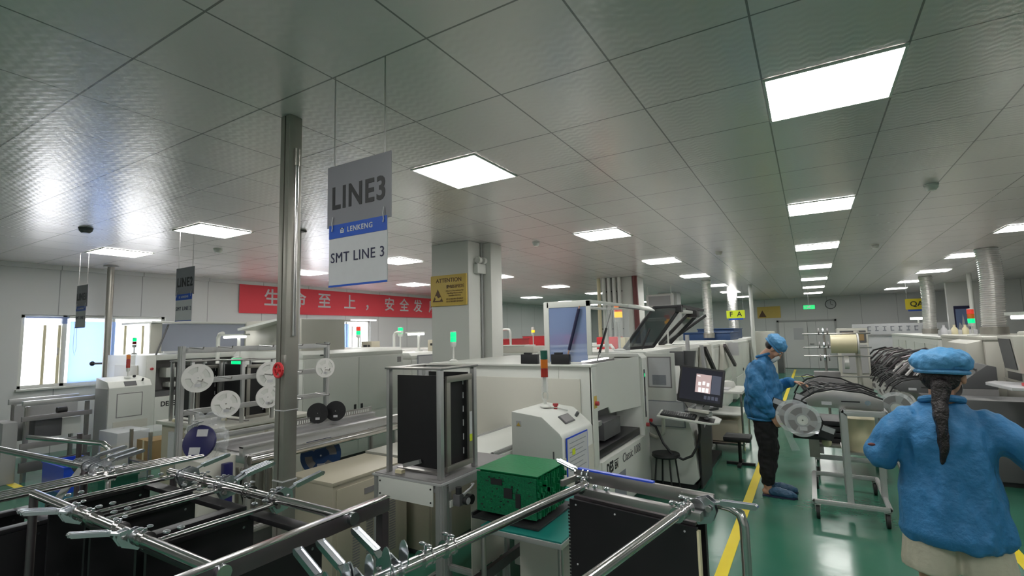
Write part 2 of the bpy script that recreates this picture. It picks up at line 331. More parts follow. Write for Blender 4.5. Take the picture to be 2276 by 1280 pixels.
for yy in (5.455, 5.575):
    l = part('spot_lamp', G().lathe([(.012, .05), (.045, .045), (.052, .0), (.045, -.012), (0, -.012)], (-3.80, yy, 2.70), 'y'), 'white', t)
    part('lens', G().lathe([(0, -.013), (.040, -.014), (.040, -.010), (0, -.010)], (-3.80, yy, 2.70), 'y'), 'clear', l)
t = thing('column', 'distant white column wrapped in a bank of vertical white pipes', 'column', (-3.9, 11.1, 0))
part('column_body', G().box(-4.1, 11.1, 0, -3.35, 11.7, CEIL-.002), 'white', t, .005)
for j in range(5):
    x = -4.22+.125*j; p = part('pipe', G().cyl((x, 11.03, .9), (x, 11.03, CEIL-.002), .043), 'cream' if j == 0 else 'white', t)
    part('pipe_clamp', G().box(x-.05, 11.075, 2.62, x+.05, 11.09, 2.65).box(x-.05, 11.075, 1.75, x+.05, 11.09, 1.78), 'dgrey', t)
tag(part('red_pipe', G().cyl((-3.30, 11.0, .0), (-3.36, 11.05, CEIL-.002), .06), 'pipered'), 'dark red vertical pipe beside the distant pipe column', 'pipe')
t = thing('column', 'far white column on the left of the blue crates', 'column', (-4.0, 17.0, 0)); part('column_body', G().box(-4.3, 16.7, 0, -3.7, 17.3, CEIL-.002), 'white', t)
t = thing('air_grille', 'white framed air grille high on the far column', 'grille', (-3.4, 13.9, 2.5))
part('grille_frame', G().box(-3.95, 14.0, 2.36, -3.2, 14.05, 2.72), 'white', t, .004); part('grille_slats', G().box(-3.88, 13.995, 2.41, -3.27, 14.0, 2.67), 'grey', t)
for xx in (-3.9, -3.25): part('grille_bracket', G().cyl((xx, 14.02, 2.72), (xx, 14.02, CEIL), .01), 'white', t)
# ---- poles
t = thing('cable_pole', 'grooved metal service pole rising behind the clamped cart, nearest to the camera', 'pole', (-2.48, 1.71, 0))
part('pole_profile', G().prism([(-2.52, 1.67), (-2.485, 1.67), (-2.485, 1.682), (-2.475, 1.682), (-2.475, 1.67), (-2.44, 1.67), (-2.44, 1.75), (-2.52, 1.75)], 'z', 0, CEIL-.002), 'galv', t, .002)
part('conduit', G().cyl((-2.432, 1.715, 1.7), (-2.432, 1.715, 2.75), .011), 'chrome', t)
part('conduit_socket', G().cyl((-2.432, 1.715, 2.66), (-2.432, 1.715, 2.76), .015), 'galv', t)
part('cable_tie', G().box(-2.524, 1.666, .93, -2.436, 1.754, .936).box(-2.524, 1.666, 1.30, -2.436, 1.754, 1.304), 'paper', t)
t = thing('gate_valve', 'red handwheel valve fixed to the nearest pole', 'valve', (-2.43, 1.66, 1.52))
g = G().tube([(-2.44+.036*cos(a*pi/8), 1.632, 1.52+.036*sin(a*pi/8)) for a in range(17)], .008, 8)
for a in range(5): g.cyl((-2.44, 1.632, 1.52), (-2.44+.034*cos(a*1.257+.3), 1.632, 1.52+.034*sin(a*1.257+.3)), .005, 6)
part('wheel', g, 'red', t); part('valve_stem', G().cyl((-2.44, 1.625, 1.52), (-2.44, 1.669, 1.52), .011), 'red', t); part('valve_body', G().box(-2.455, 1.655, 1.50, -2.425, 1.669, 1.60), 'galv', t, .003)
t = thing('service_pole', 'slim grooved pole with a flange, behind the nearest pole', 'pole', (-5.07, 3.6, 0))
part('pole_profile', G().box(-5.10, 3.57, 0, -5.04, 3.63, CEIL-.003), 'alu', t, .003); part('ceiling_flange', G().box(-5.14, 3.53, CEIL-.02, -5.0, 3.67, CEIL-.001), 'dgrey', t)
g = G()
for j in range(14): g.box(-5.082, 3.566, 2.0+j*.04, -5.058, 3.5695, 2.02+j*.04)
part('slot_holes', g, 'dark', t)
t = thing('service_pole', 'grey pole in front of the left window with a black knob', 'pole', (-9.72, 3.49, 0))
part('pole_profile', G().cyl((-9.72, 3.49, 0), (-9.72, 3.49, CEIL-.003), .048), 'galv', t); part('ceiling_flange', G().lathe([(0, CEIL-.03), (.1, CEIL-.03), (.1, CEIL-.001), (0, CEIL-.001)], (-9.72, 3.49, 0)), 'grey', t)
k_ = part('valve', G().cyl((-9.72, 3.49, 1.37), (-9.90, 3.39, 1.37), .016), 'dgrey', t); part('knob', G().sph((-9.92, 3.38, 1.37), .038), 'dark', k_)
for (x, y, r, lab) in ((1.0, 0, 0, ''),): pass
for x, y, lab in ((-1.40, 15.6, 'slim white pole standing beyond the man in the blue cap'), (3.48, 16.4, 'slim white pole between the two right-hand foil ducts'), (3.47, 11.4, 'pale round pipe at the right edge behind the thick foil duct'), (-9.9, 12.0, 'thin dark hanger rod in front of the red banner')):
    tag(part('thin_pole', G().cyl((x, y, 0 if 'hanger' not in lab else 1.4), (x, y, CEIL-.002), .05 if 'hanger' not in lab else .012), 'white'), lab, 'pole')
# ---- foil ducts
def duct(x, y, z0, r, lab, lean=0):
    pr = []; n = int((CEIL-z0)/.035)
    for i in range(n*2+1): pr.append((r*(1 if i % 2 else .9), z0+(CEIL-.002-z0)*i/(n*2)))
    g = G().lathe(pr, (0, 0, 0), 'z', 20); g.v = [Vector((v.x+x+lean*(v.z-z0)*sin((v.z-z0)*2.2), v.y+y, v.z)) for v in g.v]
    t = thing('exhaust_duct', lab, 'duct', (x, y, z0)); part('foil_hose', g, 'foil', t, smooth=False)
    part('duct_collar', G().lathe([(r*1.12, z0-.06), (r*1.12, z0+.06), (r*.8, z0+.06)], (x, y, 0)), 'galv', t)
duct(-2.2, 13.3, 1.55, .12, 'ribbed foil exhaust duct above the second raised hood'); duct(-2.2, 18.2, 1.55, .16, 'ribbed foil exhaust duct in front of the yellow sign by the blue crates')
duct(2.66, 16.6, 1.53, .15, 'slim ribbed foil duct rising from the right-hand oven beside the QA sign', .03); duct(2.62, 11.2, 1.57, .16, 'thick ribbed foil duct nearest to the right edge', .04)
# ---- banner
t = thing('banner', 'long red safety banner with white Chinese characters on the left wall', 'banner', (WX+.02, 6, 2.3))
ZB0, ZB1 = 2.27, 2.93
part('banner_cloth', G().grid(0, 0, 7.4, 1, 60, 4, lambda x, y: 0).xf(Matrix(((0, 0, 1, WX+.035), (1, 0, 0, 5.97), (0, .66, 0, ZB0), (0, 0, 0, 1)))), 'redcloth', t)
for st, yy in (('生', 6.72), ('命', 7.40), ('至', 8.12), ('上', 8.92), ('，', 9.62), ('安', 10.35), ('全', 10.95), ('发', 11.55), ('展', 12.25)):
    text('lettering', st, .40, (WX+.037, yy, 2.60), YP, ZP, 'paper', t, .006, sx=1)
# ---- hanging signs
def hang_sign(x0, x1, y, zt, big, small, lab, back=False):
    t = thing('line_sign', lab, 'sign', ((x0+x1)/2, y, zt), group='hanging line number signs')
    w = x1-x0; zm = zt-.30; zb = zm-.285
    part('grey_board', G().box(x0, y-.002, zm, x1, y+.002, zt), 'signgrey', t)
    wb = part('white_board', G().box(x0+.02, y-.006, zb, x1-.02, y-.002, zm+.01), 'paper', t)
    part('blue_header', G().box(x0+.02, y-.0075, zm-.055, x1-.02, y-.006, zm+.01), 'signblue', wb); part('blue_footer', G().box(x0+.02, y-.0075, zb, x1-.02, y-.006, zb+.009), 'signblue', wb)
    text('lettering', big, .150*w/.42, ((x0+x1)/2, y-.003, zt-.165), XP, ZP, 'dark', t, .0035, sx=.86, sp=1.14)
    text('lettering', small, .066*w/.42, ((x0+x1)/2, y-.0075, zm-.150), XP, ZP, 'ink', wb, 0, sp=1.10)
    text('lettering', 'LENKENG', .034*w/.42, ((x0+x1)/2+.02, y-.0082, zm-.022), XP, ZP, 'paper', wb, .0006, sp=1.15)
    cx = (x0+x1)/2-.098*w/.42; cz = zm-.022
    part('logo', G().box(cx-.012, y-.0085, cz+.006, cx+.012, y-.0078, cz+.012).box(cx-.012, y-.0085, cz-.012, cx-.006, y-.0078, cz+.012).box(cx+.006, y-.0085, cz-.012, cx+.012, y-.0078, cz+.012).box(cx-.006, y-.0085, cz-.012, cx+.006, y-.0078, cz-.006).box(cx-.006, y-.0085, cz-.003, cx+.006, y-.0078, cz+.001), 'paper', wb)
    for xx in (x0+.045, x1-.04):
        c = G(); z = zt; 
        n = int((CEIL-zt)/.02)
        for i in range(n):
            z0 = zt+(CEIL-zt)*i/n; z1 = zt+(CEIL-zt)*(i+1)/n
            if i % 2: c.box(xx-.0035, y-.001, z0-.002, xx-.0015, y+.001, z1+.002).box(xx+.0015, y-.001, z0-.002, xx+.0035, y+.001, z1+.002)
            else: c.box(xx-.001, y-.0035, z0-.002, xx+.001, y-.0015, z1+.002).box(xx-.001, y+.0015, z0-.002, xx+.001, y+.0035, z1+.002)
        part('chain', c, 'steel', t); part('cord_knot', G().tube([(xx, y-.006, zm+.05), (xx, y-.012, zm+.02), (xx+.004, y-.012, zm-.005), (xx, y-.012, zm-.02)], .0025, 6), 'paper', t)
hang_sign(-1.955, -1.535, 1.55, 2.505, 'LINE3', 'SMT LINE 3', 'hanging LINE3 and SMT LINE 3 sign, the largest and nearest')
hang_sign(-5.98, -5.60, 2.747, 2.49, 'LINE2', 'SMT LINE 2', 'hanging LINE2 sign between the window and the nearest pole')
t0 = hang_sign(-8.70, -8.33, 2.747, 2.49, 'LINE1', 'SMT LINE 1', 'smallest hanging line sign, in front of the left window')
# ---- signs in the far room
def board_sign(x0, x1, y, z0, z1, st, m, lab, size, strings=True, ink='dark', cat='sign'):
    t = thing('hanging_board', lab, cat, ((x0+x1)/2, y, z0)); part('board', G().box(x0, y-.01, z0, x1, y+.01, z1), m, t)
    if st: text('lettering', st, size, ((x0+x1)/2, y-.012, (z0+z1)/2), XP, ZP, ink, t, .003)
    part('blue_base', G().box(x0+.05, y-.012, z0-.05, x1-.05, y+.012, z0), 'signblue', t)
    if strings: part('wires', G().cyl((x0+.04, y, z1), (x0+.04, y, CEIL), .004, 5).cyl((x1-.04, y, z1), (x1-.04, y, CEIL), .004, 5), 'grey', t)
board_sign(-2.12, -1.62, 16.0, 2.02, 2.25, 'F  A', 'lime', 'yellow hanging sign half hidden by a foil duct near the blue crates', .2)
board_sign(2.36, 2.86, 17.8, 2.14, 2.44, 'QA', 'yellow', 'yellow hanging QA sign on the right', .2)
t = thing('esd_sign', 'small orange-yellow antistatic notice on the far wall beyond the man', 'sign', (-1.5, FY, 2.4))
part('sign_board', G().box(-1.95, FY-.03, 2.15, -1.05, FY-.005, 2.65), 'esd', t); part('warning_triangle', G().prism([(-1.9, 2.2), (-1.6, 2.2), (-1.75, 2.5)], 'y', FY-.035, FY-.031), 'esdink', t)
t = thing('exit_sign', 'green lit running-man exit sign hanging before the far wall', 'sign', (0, 16.3, 2.22))
part('sign_case', G().box(-.15, 16.3, 2.20, .17, 16.33, 2.34), 'dgrey', t); part('lit_face', G().box(-.13, 16.295, 2.215, .15, 16.30, 2.325), 'exit', t)
part('running_figure', G().prism([(-.03, 2.23), (.0, 2.26), (.03, 2.225), (.045, 2.235), (.02, 2.275), (.05, 2.285), (.05, 2.295), (.0, 2.30), (-.04, 2.28), (-.02, 2.275), (-.05, 2.24)], 'y', 16.292, 16.295).sph((.03, 16.293, 2.312), .009, .002, .009), 'paper', t)
part('arrow', G().prism([(-.11, 2.27), (-.085, 2.295), (-.085, 2.278), (-.06, 2.278), (-.06, 2.262), (-.085, 2.262), (-.085, 2.245)], 'y', 16.292, 16.295), 'paper', t)
part('hanger', G().cyl((.0, 16.31, 2.34), (.0, 16.31, CEIL), .006), 'grey', t)
t = thing('wall_clock', 'round white clock on the far wall', 'clock', (.78, FY, 2.64))
part('clock_rim', G().lathe([(.17, -.04), (.20, -.04), (.20, -.002), (.17, -.002)], (.78, FY, 2.64), 'y'), 'dgrey', t); part('clock_face', G().lathe([(0, -.03), (.18, -.03), (.18, -.003)], (.78, FY, 2.64), 'y'), 'paper', t, smooth=False)
part('clock_hands', G().bar((.78, FY-.034, 2.64), (.78, FY-.034, 2.77), .012, .004, YP).bar((.78, FY-.034, 2.64), (.86, FY-.034, 2.60), .014, .004, YP), 'dark', t)
t = thing('wall_poster', 'blue framed poster on the right-hand wall beside the foil duct', 'poster', (4.5, 19.6, 1.6))
part('poster_frame', G().box(3.52, 19.56, 1.50, 4.02, 19.595, 2.25).box(0, 0, 0, 0, 0, 0) if 0 else G().box(3.73, 19.56, 1.49, 4.12, 19.597, 2.24), 'ink', t); part('poster_print', G().box(3.76, 19.555, 1.52, 4.09, 19.56, 2.15), 'blueglass', t); part('poster_scene', G().prism([(3.79, 1.55), (4.05, 1.55), (4.02, 1.70), (3.96, 1.65), (3.92, 2.0), (3.88, 1.65), (3.83, 1.75)], 'y', 19.552, 19.555), 'paper', t)
# ================================================================ shared builders
def tower(name, x, y, z0, zp, segs, r, lab, base='white', seg=.045, cone=False):
    """signal light: pole from z0 to zp, coloured segments from bottom to top"""
    t = thing(name, lab, 'signal light', (x, y, z0))
    part('pole_base', G().lathe([(0, z0), (r*1.5, z0), (r*1.5, z0+.012), (r*.5, z0+.03)], (x, y, 0)), base, t)
    part('pole', G().cyl((x, y, z0+.01), (x, y, zp-.02), r*.32, 10), base, t)
    part('socket', G().lathe([(0, zp-.05), (r*.8, zp-.05), (r, zp-.03), (r, zp), (0, zp)], (x, y, 0)), base, t)
    z = zp
    for m in segs:
        part('light_segment', G().lathe([(0, z+.001), (r, z+.001), (r, z+seg-.003), (r*.93, z+seg), (0, z+seg)], (x, y, 0)), m, t); z += seg
    part('cap', G().lathe([(r*.95, z), (r*.95, z+.008), (0, z+.014)], (x, y, 0)), base, t)
    return t
def ext(g, p, q, w=.04):   # slotted aluminium extrusion
    p = Vector(p); q = Vector(q); g.bar(p, q, w, w*.34); g.bar(p, q, w*.34, w); g.bar(p, q, w*.8, w*.8)
    return g
def caster(t, x, y, z0, r=.045, m='rubber', ang=0):
    c = part('caster', G().cyl((x-.014, y, r), (x+.014, y, r), r, 16), m, t)
    part('caster_fork', G().box(x-.022, y-.02, r, x-.016, y+.02, z0).box(x+.016, y-.02, r, x+.022, y+.02, z0).box(x-.025, y-.025, z0-.006, x+.025, y+.025, z0), 'steel', c)
    return c
def magazine_rack(x0, y0, z0, w, d, h, lab, slots=0, base_m='alu', group=None, rz=None):
    """black board magazine: two comb side plates, aluminium top and bottom frames"""
    t = thing('board_magazine', lab, 'board rack', (x0, y0, z0), group=group)
    for k, xx in enumerate((x0, x0+w-.016)):
        s = part('side_panel', G().box(xx, y0+.012, z0+.02, xx+.016, y0+d-.012, z0+h-.02), 'black', t)
        g = G(); n = min(slots, int(h/.0125))
        for i in range(n):
            z = z0+.03+(h-.06)*i/n
            for yy in (y0+.004, y0+d-.012): g.box(xx-.001, yy, z, xx+.017, yy+.008, z+.006)
        if n: part('comb_teeth', g, 'black', s)
        for q in range(0): pass
        g = G()
        for zz in (z0+.05, z0+h/2, z0+h-.05):
            for yy in (y0+.05, y0+d-.05): g.cyl((xx-.002, yy, zz), (xx+.018, yy, zz), .005, 8)
        part('rivets', g, 'zinc', s)
    for zz in (z0, z0+h-.018):
        part('end_plate', G().box(x0, y0, zz, x0+w, y0+.05, zz+.018).box(x0, y0+d-.05, zz, x0+w, y0+d, zz+.018).box(x0, y0+.05, zz, x0+.05, y0+d-.05, zz+.018).box(x0+w-.05, y0+.05, zz, x0+w, y0+d-.05, zz+.018), base_m, t, .002)
    return t
def clamp(root, p, ax, side, tilt, n=1, wing=False):
    """quick clamp on a tube: p point on the tube, ax tube direction, side handle direction (unit), tilt of handle"""
    p = Vector(p); ax = Vector(ax).normalized(); side = Vector(side).normalized(); upv = ax.cross(side); upv = upv if upv.z > 0 else -upv
    g = G()
    for o in (-.012, .012):
        c = p+ax*o; g.tube([c-ax*.003, c+ax*.003], .024, 16)
        poly = [c+side*a+upv*b for a, b in ((.0, .024), (.03, .035), (.055, .02), (.06, -.01), (.045, -.045), (.0, -.06), (-.02, -.02))]
        m_ = len(poly); vs = [q-ax*.0015 for q in poly]+[q+ax*.0015 for q in poly]
        g.add(vs, [tuple(range(m_-1, -1, -1)), tuple(range(m_, 2*m_))]+[(i, (i+1) % m_, m_+(i+1) % m_, m_+i) for i in range(m_)])
    b = part('clamp', g, 'zinc', root)
    if wing:
        for o in (-.022, .030):
            c = p+ax*o+side*.0+upv*.028; ell = [c+side*.019*cos(a*pi/8)+upv*.040*sin(a*pi/8) for a in range(16)]
            part('wing_plate', G().add([q-ax*.0015 for q in ell]+[q+ax*.0015 for q in ell], [tuple(range(15, -1, -1)), tuple(range(16, 32))]+[(i, (i+1) % 16, 16+(i+1) % 16, 16+i) for i in range(16)]), 'zinc', b)
    part('clamp_bolt', G().cyl(p-ax*.022+side*.04, p+ax*.022+side*.04, .006, 8).cyl(p-ax*.026+side*.04, p-ax*.018+side*.04, .010, 6).cyl(p+ax*.018-upv*.03, p+ax*.028-upv*.03, .008, 8), 'steel', b)
    d = (side*cos(tilt)+upv*sin(tilt)).normalized(); w = ax.cross(d)
    for i in range(n):
        off = ax*(i*.030)
        a0 = p+off+side*.040+upv*.012; a1 = a0+d*.035+upv*.008; a2 = a1+d*.105; a3 = a2+d*.012-w*.006
        part('clamp_lever', G().bar(a0, a1, .020, .006, w).bar(a1, a2, .020, .009, w).tube([a2-ax*.010, a2+ax*.010], .007, 8).bar(a1+ax*.009, a2+ax*.009, .003, .016, w).bar(a1-ax*.009, a2-ax*.009, .003, .016, w), 'zinc', b)
def grip(root, p, ax):   # small collar with wing screws
    p = Vector(p); ax = Vector(ax).normalized(); s_ = ax.cross(Vector(ZP))
    g = G().tube([p-ax*.012, p+ax*.012], .021, 14).tube([p-ax*.016, p-ax*.011], .024, 14).tube([p+ax*.011, p+ax*.016], .024, 14)
    b = part('collar', g, 'chrome', root)
    part('wing_screw', G().cyl(p+Vector((0, 0, .015)), p+Vector((0, 0, .032)), .005, 8).sph(p+s_*.012+Vector((0, 0, .034)), .012, .008, .004, 8, 5).sph(p-s_*.012+Vector((0, 0, .034)), .012, .008, .004, 8, 5), 'zinc', b)
# ================================================================ left clamped cart (nearest) : X -2.60..-1.31, rails along X at z 1.10
zt = 1.10
t = thing('board_cart', 'chrome tube cart with lever clamps filling the bottom left corner, holding black board magazines', 'cart', (-1.95, .93, 0), group='chrome tube board carts'); LC = t
part('rail', G().cyl((-2.66, .745, zt), (-1.33, .735, zt), .0155), 'chrome', t); part('rail', G().cyl((-2.52, 1.165, zt), (-1.33, 1.15, zt), .0155), 'chrome', t)
for xx in (-2.50, -2.22, -2.10, -1.735): part('cross_rod', G().cyl((xx, .735, zt-.018), (xx+.01, 1.165, zt-.018), .0095, 10), 'chrome', t)
part('end_frame', G().box(-1.345, .52, zt-.028, -1.315, 1.32, zt+.018), 'dsteel', t, .002); part('edge_highlight', G().box(-1.347, .52, zt+.018, -1.313, 1.32, zt+.023), 'chrome', t, .001)  # dark bar and chrome strip paint in its shaded side and bright top edge
for yy in (.735, 1.15): part('end_bolt', G().cyl((-1.30, yy, zt), (-1.318, yy, zt), .020, 12), 'zinc', t)
part('end_tube', G().cyl((-1.33, .55, zt-.03), (-1.33, .55, .1), .014), 'dsteel', t); part('end_tube', G().box(-1.345, 1.285, .10, -1.315, 1.315, zt-.03), 'dsteel', t)
part('end_tube', G().cyl((-2.66, .745, zt), (-2.66, .745, .1), .014), 'dsteel', t); part('end_tube', G().cyl((-2.52, 1.18, zt), (-2.52, 1.18, .1), .014), 'dsteel', t)
part('lower_shelf', G().box(-2.66, .55, .14, -1.32, 1.30, .165), 'steel', t, .003)
for x, y in ((-2.6, .6), (-2.6, 1.25), (-1.38, .6), (-1.38, 1.25)): caster(t, x, y, .14)
clamp(t, (-2.22, .742, zt), XP, (-.72, -.60, 0), .03, 2); clamp(t, (-1.79, .742, zt), XP, (-.72, -.60, 0), .03)
for x, n_ in ((-2.40, 1), (-2.09, 2), (-1.74, 1)): clamp(t, (x, 1.16, zt), XP, (.28, .92, 0), .28, n_)
for x in (-2.22, -2.10, -1.735, -1.90):
    grip(t, (x, .742, zt), XP); grip(t, (x+.005, 1.158, zt), XP)
for xx in (-2.50, -2.22, -2.10, -1.735):
    for yy in (.80, .84, 1.08, 1.12): part('thumb_screw', G().sph((xx, yy, zt+.002), .013, .011, .006, 8, 5), 'zinc', t)
for k, (x0, w) in enumerate(((-2.63, .36), (-2.24, .36), (-1.83, .40))):
    magazine_rack(x0, .77, .50, w, .37, .555, ('black board magazine at the %s of the bottom left chrome cart' % ('far left', 'middle', 'right end')[k]), group='black board magazines in the left cart', base_m='black')
part('middle_shelf', G().box(-2.64, .76, .485, -1.36, 1.15, .499), 'steel', LC); part('shelf_post', G().box(-2.05, .94, .166, -2.0, .97, .485), 'steel', LC)
# ---- second cart further left
t = thing('board_cart', 'chrome tube cart cut off by the left edge of the photo, with tilted side strut', 'cart', (-3.3, .95, 0), group='chrome tube board carts')
part('rail', G().cyl((-4.1, .90, 1.12), (-2.84, 1.02, 1.105), .0155), 'chrome', t); part('rail', G().tube([(-4.3, 1.16, 1.10), (-3.60, 1.30, 1.10), (-3.57, 1.32, 1.07), (-3.57, 1.33, .1)], .015), 'chrome', t)
for k, xx in enumerate((-2.74, -2.80, -2.86, -2.93)): part('cross_rod', G().cyl((xx+.02, .45, zt-.01-.006*k), (xx, 1.42-.03*k, zt-.01-.006*k), .011, 10), 'chrome', t)
part('side_strut', G().bar((-2.80, .83, .98), (-3.02, 1.03, 1.12), .028, .008), 'alu', t)
for x, y in ((-4.0, .90), (-2.95, 1.0), (-4.0, 1.32)): part('leg', G().cyl((x, y, 1.12), (x, y, .1), .014), 'dsteel', t)
part('lower_shelf', G().box(-4.05, .45, .14, -2.72, 1.38, .165), 'steel', t, .003)
for x, y in ((-4.0, .5), (-4.0, 1.33), (-2.8, .5), (-2.8, 1.33)): caster(t, x, y, .14)
for x in (-2.74, -2.86): grip(t, (x+.005, 1.02, zt-.01), YP)
for x in (-3.06, -2.95, -2.87): clamp(t, (x, 1.01, zt+.01), XP, (.25, 1, 0), .22)
for y in (1.0, 1.05, 1.10): 
    part('thumb_screw', G().sph((-2.80, y, zt+.012), .013, .011, .006, 8, 5), 'zinc', t)
magazine_rack(-3.14, .50, .35, .33, .36, .60, 'black board magazine standing in the cut-off left cart', base_m='black')
part('middle_shelf', G().box(-3.9, .46, .33, -2.74, 1.3, .349), 'steel', t); part('shelf_post', G().box(-3.6, .9, .166, -3.55, .95, .33), 'steel', t)
# ================================================================ right clamped cart, turned about 9 degrees
t = thing('board_cart', 'chrome tube cart at the bottom centre with a blue edged bar and bent handle', 'cart', (-.50, 1.40, 0), rz=-.165, group='chrome tube board carts', local=True)
CR = t; z = 1.10   # local: x across (-.38 .. +.10), y along
part('rail', G().cyl((-.345, -.75, z), (-.345, .36, z), .0155), 'chrome', t); part('rail', G().cyl((.055, -.75, z), (.055, .36, z), .0155), 'chrome', t)
part('end_bar', G().box(-.46, .475, z-.03, .10, .49, z+.018), 'steel', t, .002)
part('blue_edge', G().box(-.45, .473, z+.018, -.12, .492, z+.024), 'vblue', t)
part('handle', G().tube([(-.50, .54, z), (.06, .44, z+.002), (.175, .42, z), (.205, .415, z-.02), (.215, .41, z-.06), (.215, .41, .12)], .015, 12) if 0 else G().tube([(.0, .44, z+.004), (.165, .44, z), (.195, .44, z-.015), (.205, .44, z-.05), (.205, .44, .12)], .0155, 12), 'chrome', t)
part('end_bar', G().box(-.36, .345, z-.035, .10, .375, z-.008), 'steel', t, .002)
part('side_bar', G().box(-.46, .36, z-.024, -.445, .475, z), 'steel', t, .002)
for x, y in ((-.50, .55), (-.345, -.72), (.055, -.72)): part('leg', G().cyl((x, y, z-.02), (x, y, .12), .014), 'dsteel', t)
part('corner_post', G().box(-.455, .50, .12, -.43, .525, z-.03), 'dsteel', t)
part('lower_shelf', G().box(-.50, -.74, .14, .19, .56, .165), 'steel', t, .003)
for x, y in ((-.45, -.68), (-.45, .50), (.15, -.68), (.15, .38)): caster(t, x, y, .14)
clamp(t, (-.41, .48, z), XP, (-.9, .25, 0), .45); clamp(t, (.075, .40, z), YP, (1, 0, 0), .06)
for p in ((-.345, .34, z), (.055, .34, z), (.055, .28, z)): grip(t, p, YP)
for p in ((-.30, .36, z), (-.25, .36, z), (.0, .36, z), (.03, .36, z)): part('thumb_screw', G().sph((p[0], p[1], z+.002), .011, .013, .009, 8, 5), 'zinc', t)
for y in (-.52, -.62, -.68): clamp(t, (-.345, y, z), YP, (-1, 0, 0), .30, 1, True)
grip(t, (-.345, -.34, z), YP); grip(t, (-.345, -.42, z), YP)
part('middle_shelf', G().box(-.43, .10, .485, .10, .53, .499), 'steel', t); part('shelf_post', G().box(-.1, .3, .166, -.07, .33, .485), 'steel', t)
t = thing('board_magazine', 'large black board magazine with a serrated edge in the bottom centre cart', 'board rack', (-.50, 1.40, 0), rz=-.165, local=True)
x0, x1, y0, y1, z0, z1 = -.425, .075, .37, .465, .50, 1.045
for yy in (y0, y1-.016):
    s = part('side_panel', G().box(x0, yy, z0+.012, x1, yy+.016, z1-.012), 'black', t)
    g = G()
    for i in range(38): g.box(x0-.008, yy, z0+.03+.0128*i, x0, yy+.016, z0+.037+.0128*i)
    part('comb_teeth', g, 'black', s)
    g = G()
    for zz in (z1-.03, z1-.25, z0+.06):
        for xx in (x0+.03, x0+.20, x1-.04): g.cyl((xx, yy-.002, zz), (xx, yy+.018, zz), .0035, 8)
    part('rivets', g, 'paper', s)
part('chevron_edge', G().box(x1, y0, z0+.012, x1+.008, y0+.016, z1-.02), 'cream', t)
for zz in (z0, z1-.012): part('end_plate', G().box(x0+.01, y0+.017, zz, x1-.01, y1-.017, zz+.010), 'dsteel', t)
# ================================================================ loader table with framed magazine (line 3)
t = thing('loader_table', 'aluminium profile loader table with a white front panel, in the middle foreground', 'machine stand', (-1.99, 2.47, 0))
for x, y in ((-2.22, 2.14), (-1.755, 2.14), (-2.22, 2.78), (-1.755, 2.78)):
    g = G(); ext(g, (x, y, .03), (x, y, .885), .055 if x > -2 and y < 2.5 else .045); part('leg', g, 'alu', t)
g = G()
for zz in (.12, .86): 
    for y in (2.14, 2.78): g = G(); ext(g, (-2.20, y, zz), (-1.77, y, zz), .04); part('frame_rail', g, 'alu', t)
    for x in (-2.22, -1.755): g = G(); ext(g, (x, 2.16, zz), (x, 2.76, zz), .04); part('frame_rail', g, 'alu', t)
p = part('front_panel', G().box(-2.19, 2.108, .775, -1.785, 2.115, .885), 'white', t, .003)
g = G()
for x in (-2.175, -1.80):
    for zz in (.795, .865): g.cyl((x, 2.104, zz), (x, 2.109, zz), .005, 8)
part('screws', g, 'dark', p)
part('side_panel', G().box(-1.728, 2.17, .775, -1.724, 2.77, .80).box(-1.728, 2.17, .845, -1.724, 2.77, .885), 'alu', t)
part('table_top', G().box(-2.245, 2.11, .885, -1.73, 2.80, .897), 'grey', t, .002)
part('rubber_mat', G().box(-2.23, 2.12, .897, -1.74, 2.79, .902), 'mgrey', t)
part('side_cover', G().box(-1.722, 2.36, .34, -1.715, 2.70, .80), 'offwhite', t, .003)
part('rail_guard', G().box(-1.71, 2.2, .28, -1.68, 3.0, .34), 'dsteel', t)
for x, y in ((-2.22, 2.14), (-1.755, 2.14), (-2.22, 2.78), (-1.755, 2.78)): part('levelling_foot', G().cyl((x, y, 0), (x, y, .03), .022), 'rubber', t)
t = thing('air_regulator', 'small pneumatic regulator with a round gauge on the side of the loader table', 'regulator', (-1.70, 2.25, .80))
part('bracket', G().box(-1.722, 2.17, .765, -1.716, 2.36, .80), 'white', t); part('regulator_body', G().box(-1.715, 2.19, .77, -1.67, 2.23, .83), 'dgrey', t, .004)
part('knob', G().cyl((-1.69, 2.21, .83), (-1.69, 2.21, .865), .017), 'dark', t); gg = part('gauge', G().cyl((-1.67, 2.235, .792), (-1.645, 2.235, .792), .021), 'dark', t); part('gauge_face', G().cyl((-1.645, 2.235, .792), (-1.643, 2.235, .792), .018), 'paper', gg)
part('switch_knob', G().cyl((-1.69, 2.285, .785), (-1.655, 2.285, .785), .026), 'dark', t)
part('hose', G().tube([(-1.68, 2.22, .82), (-1.65, 2.26, .85), (-1.66, 2.31, .86), (-1.69, 2.33, .85)], .006), 'paper', t)
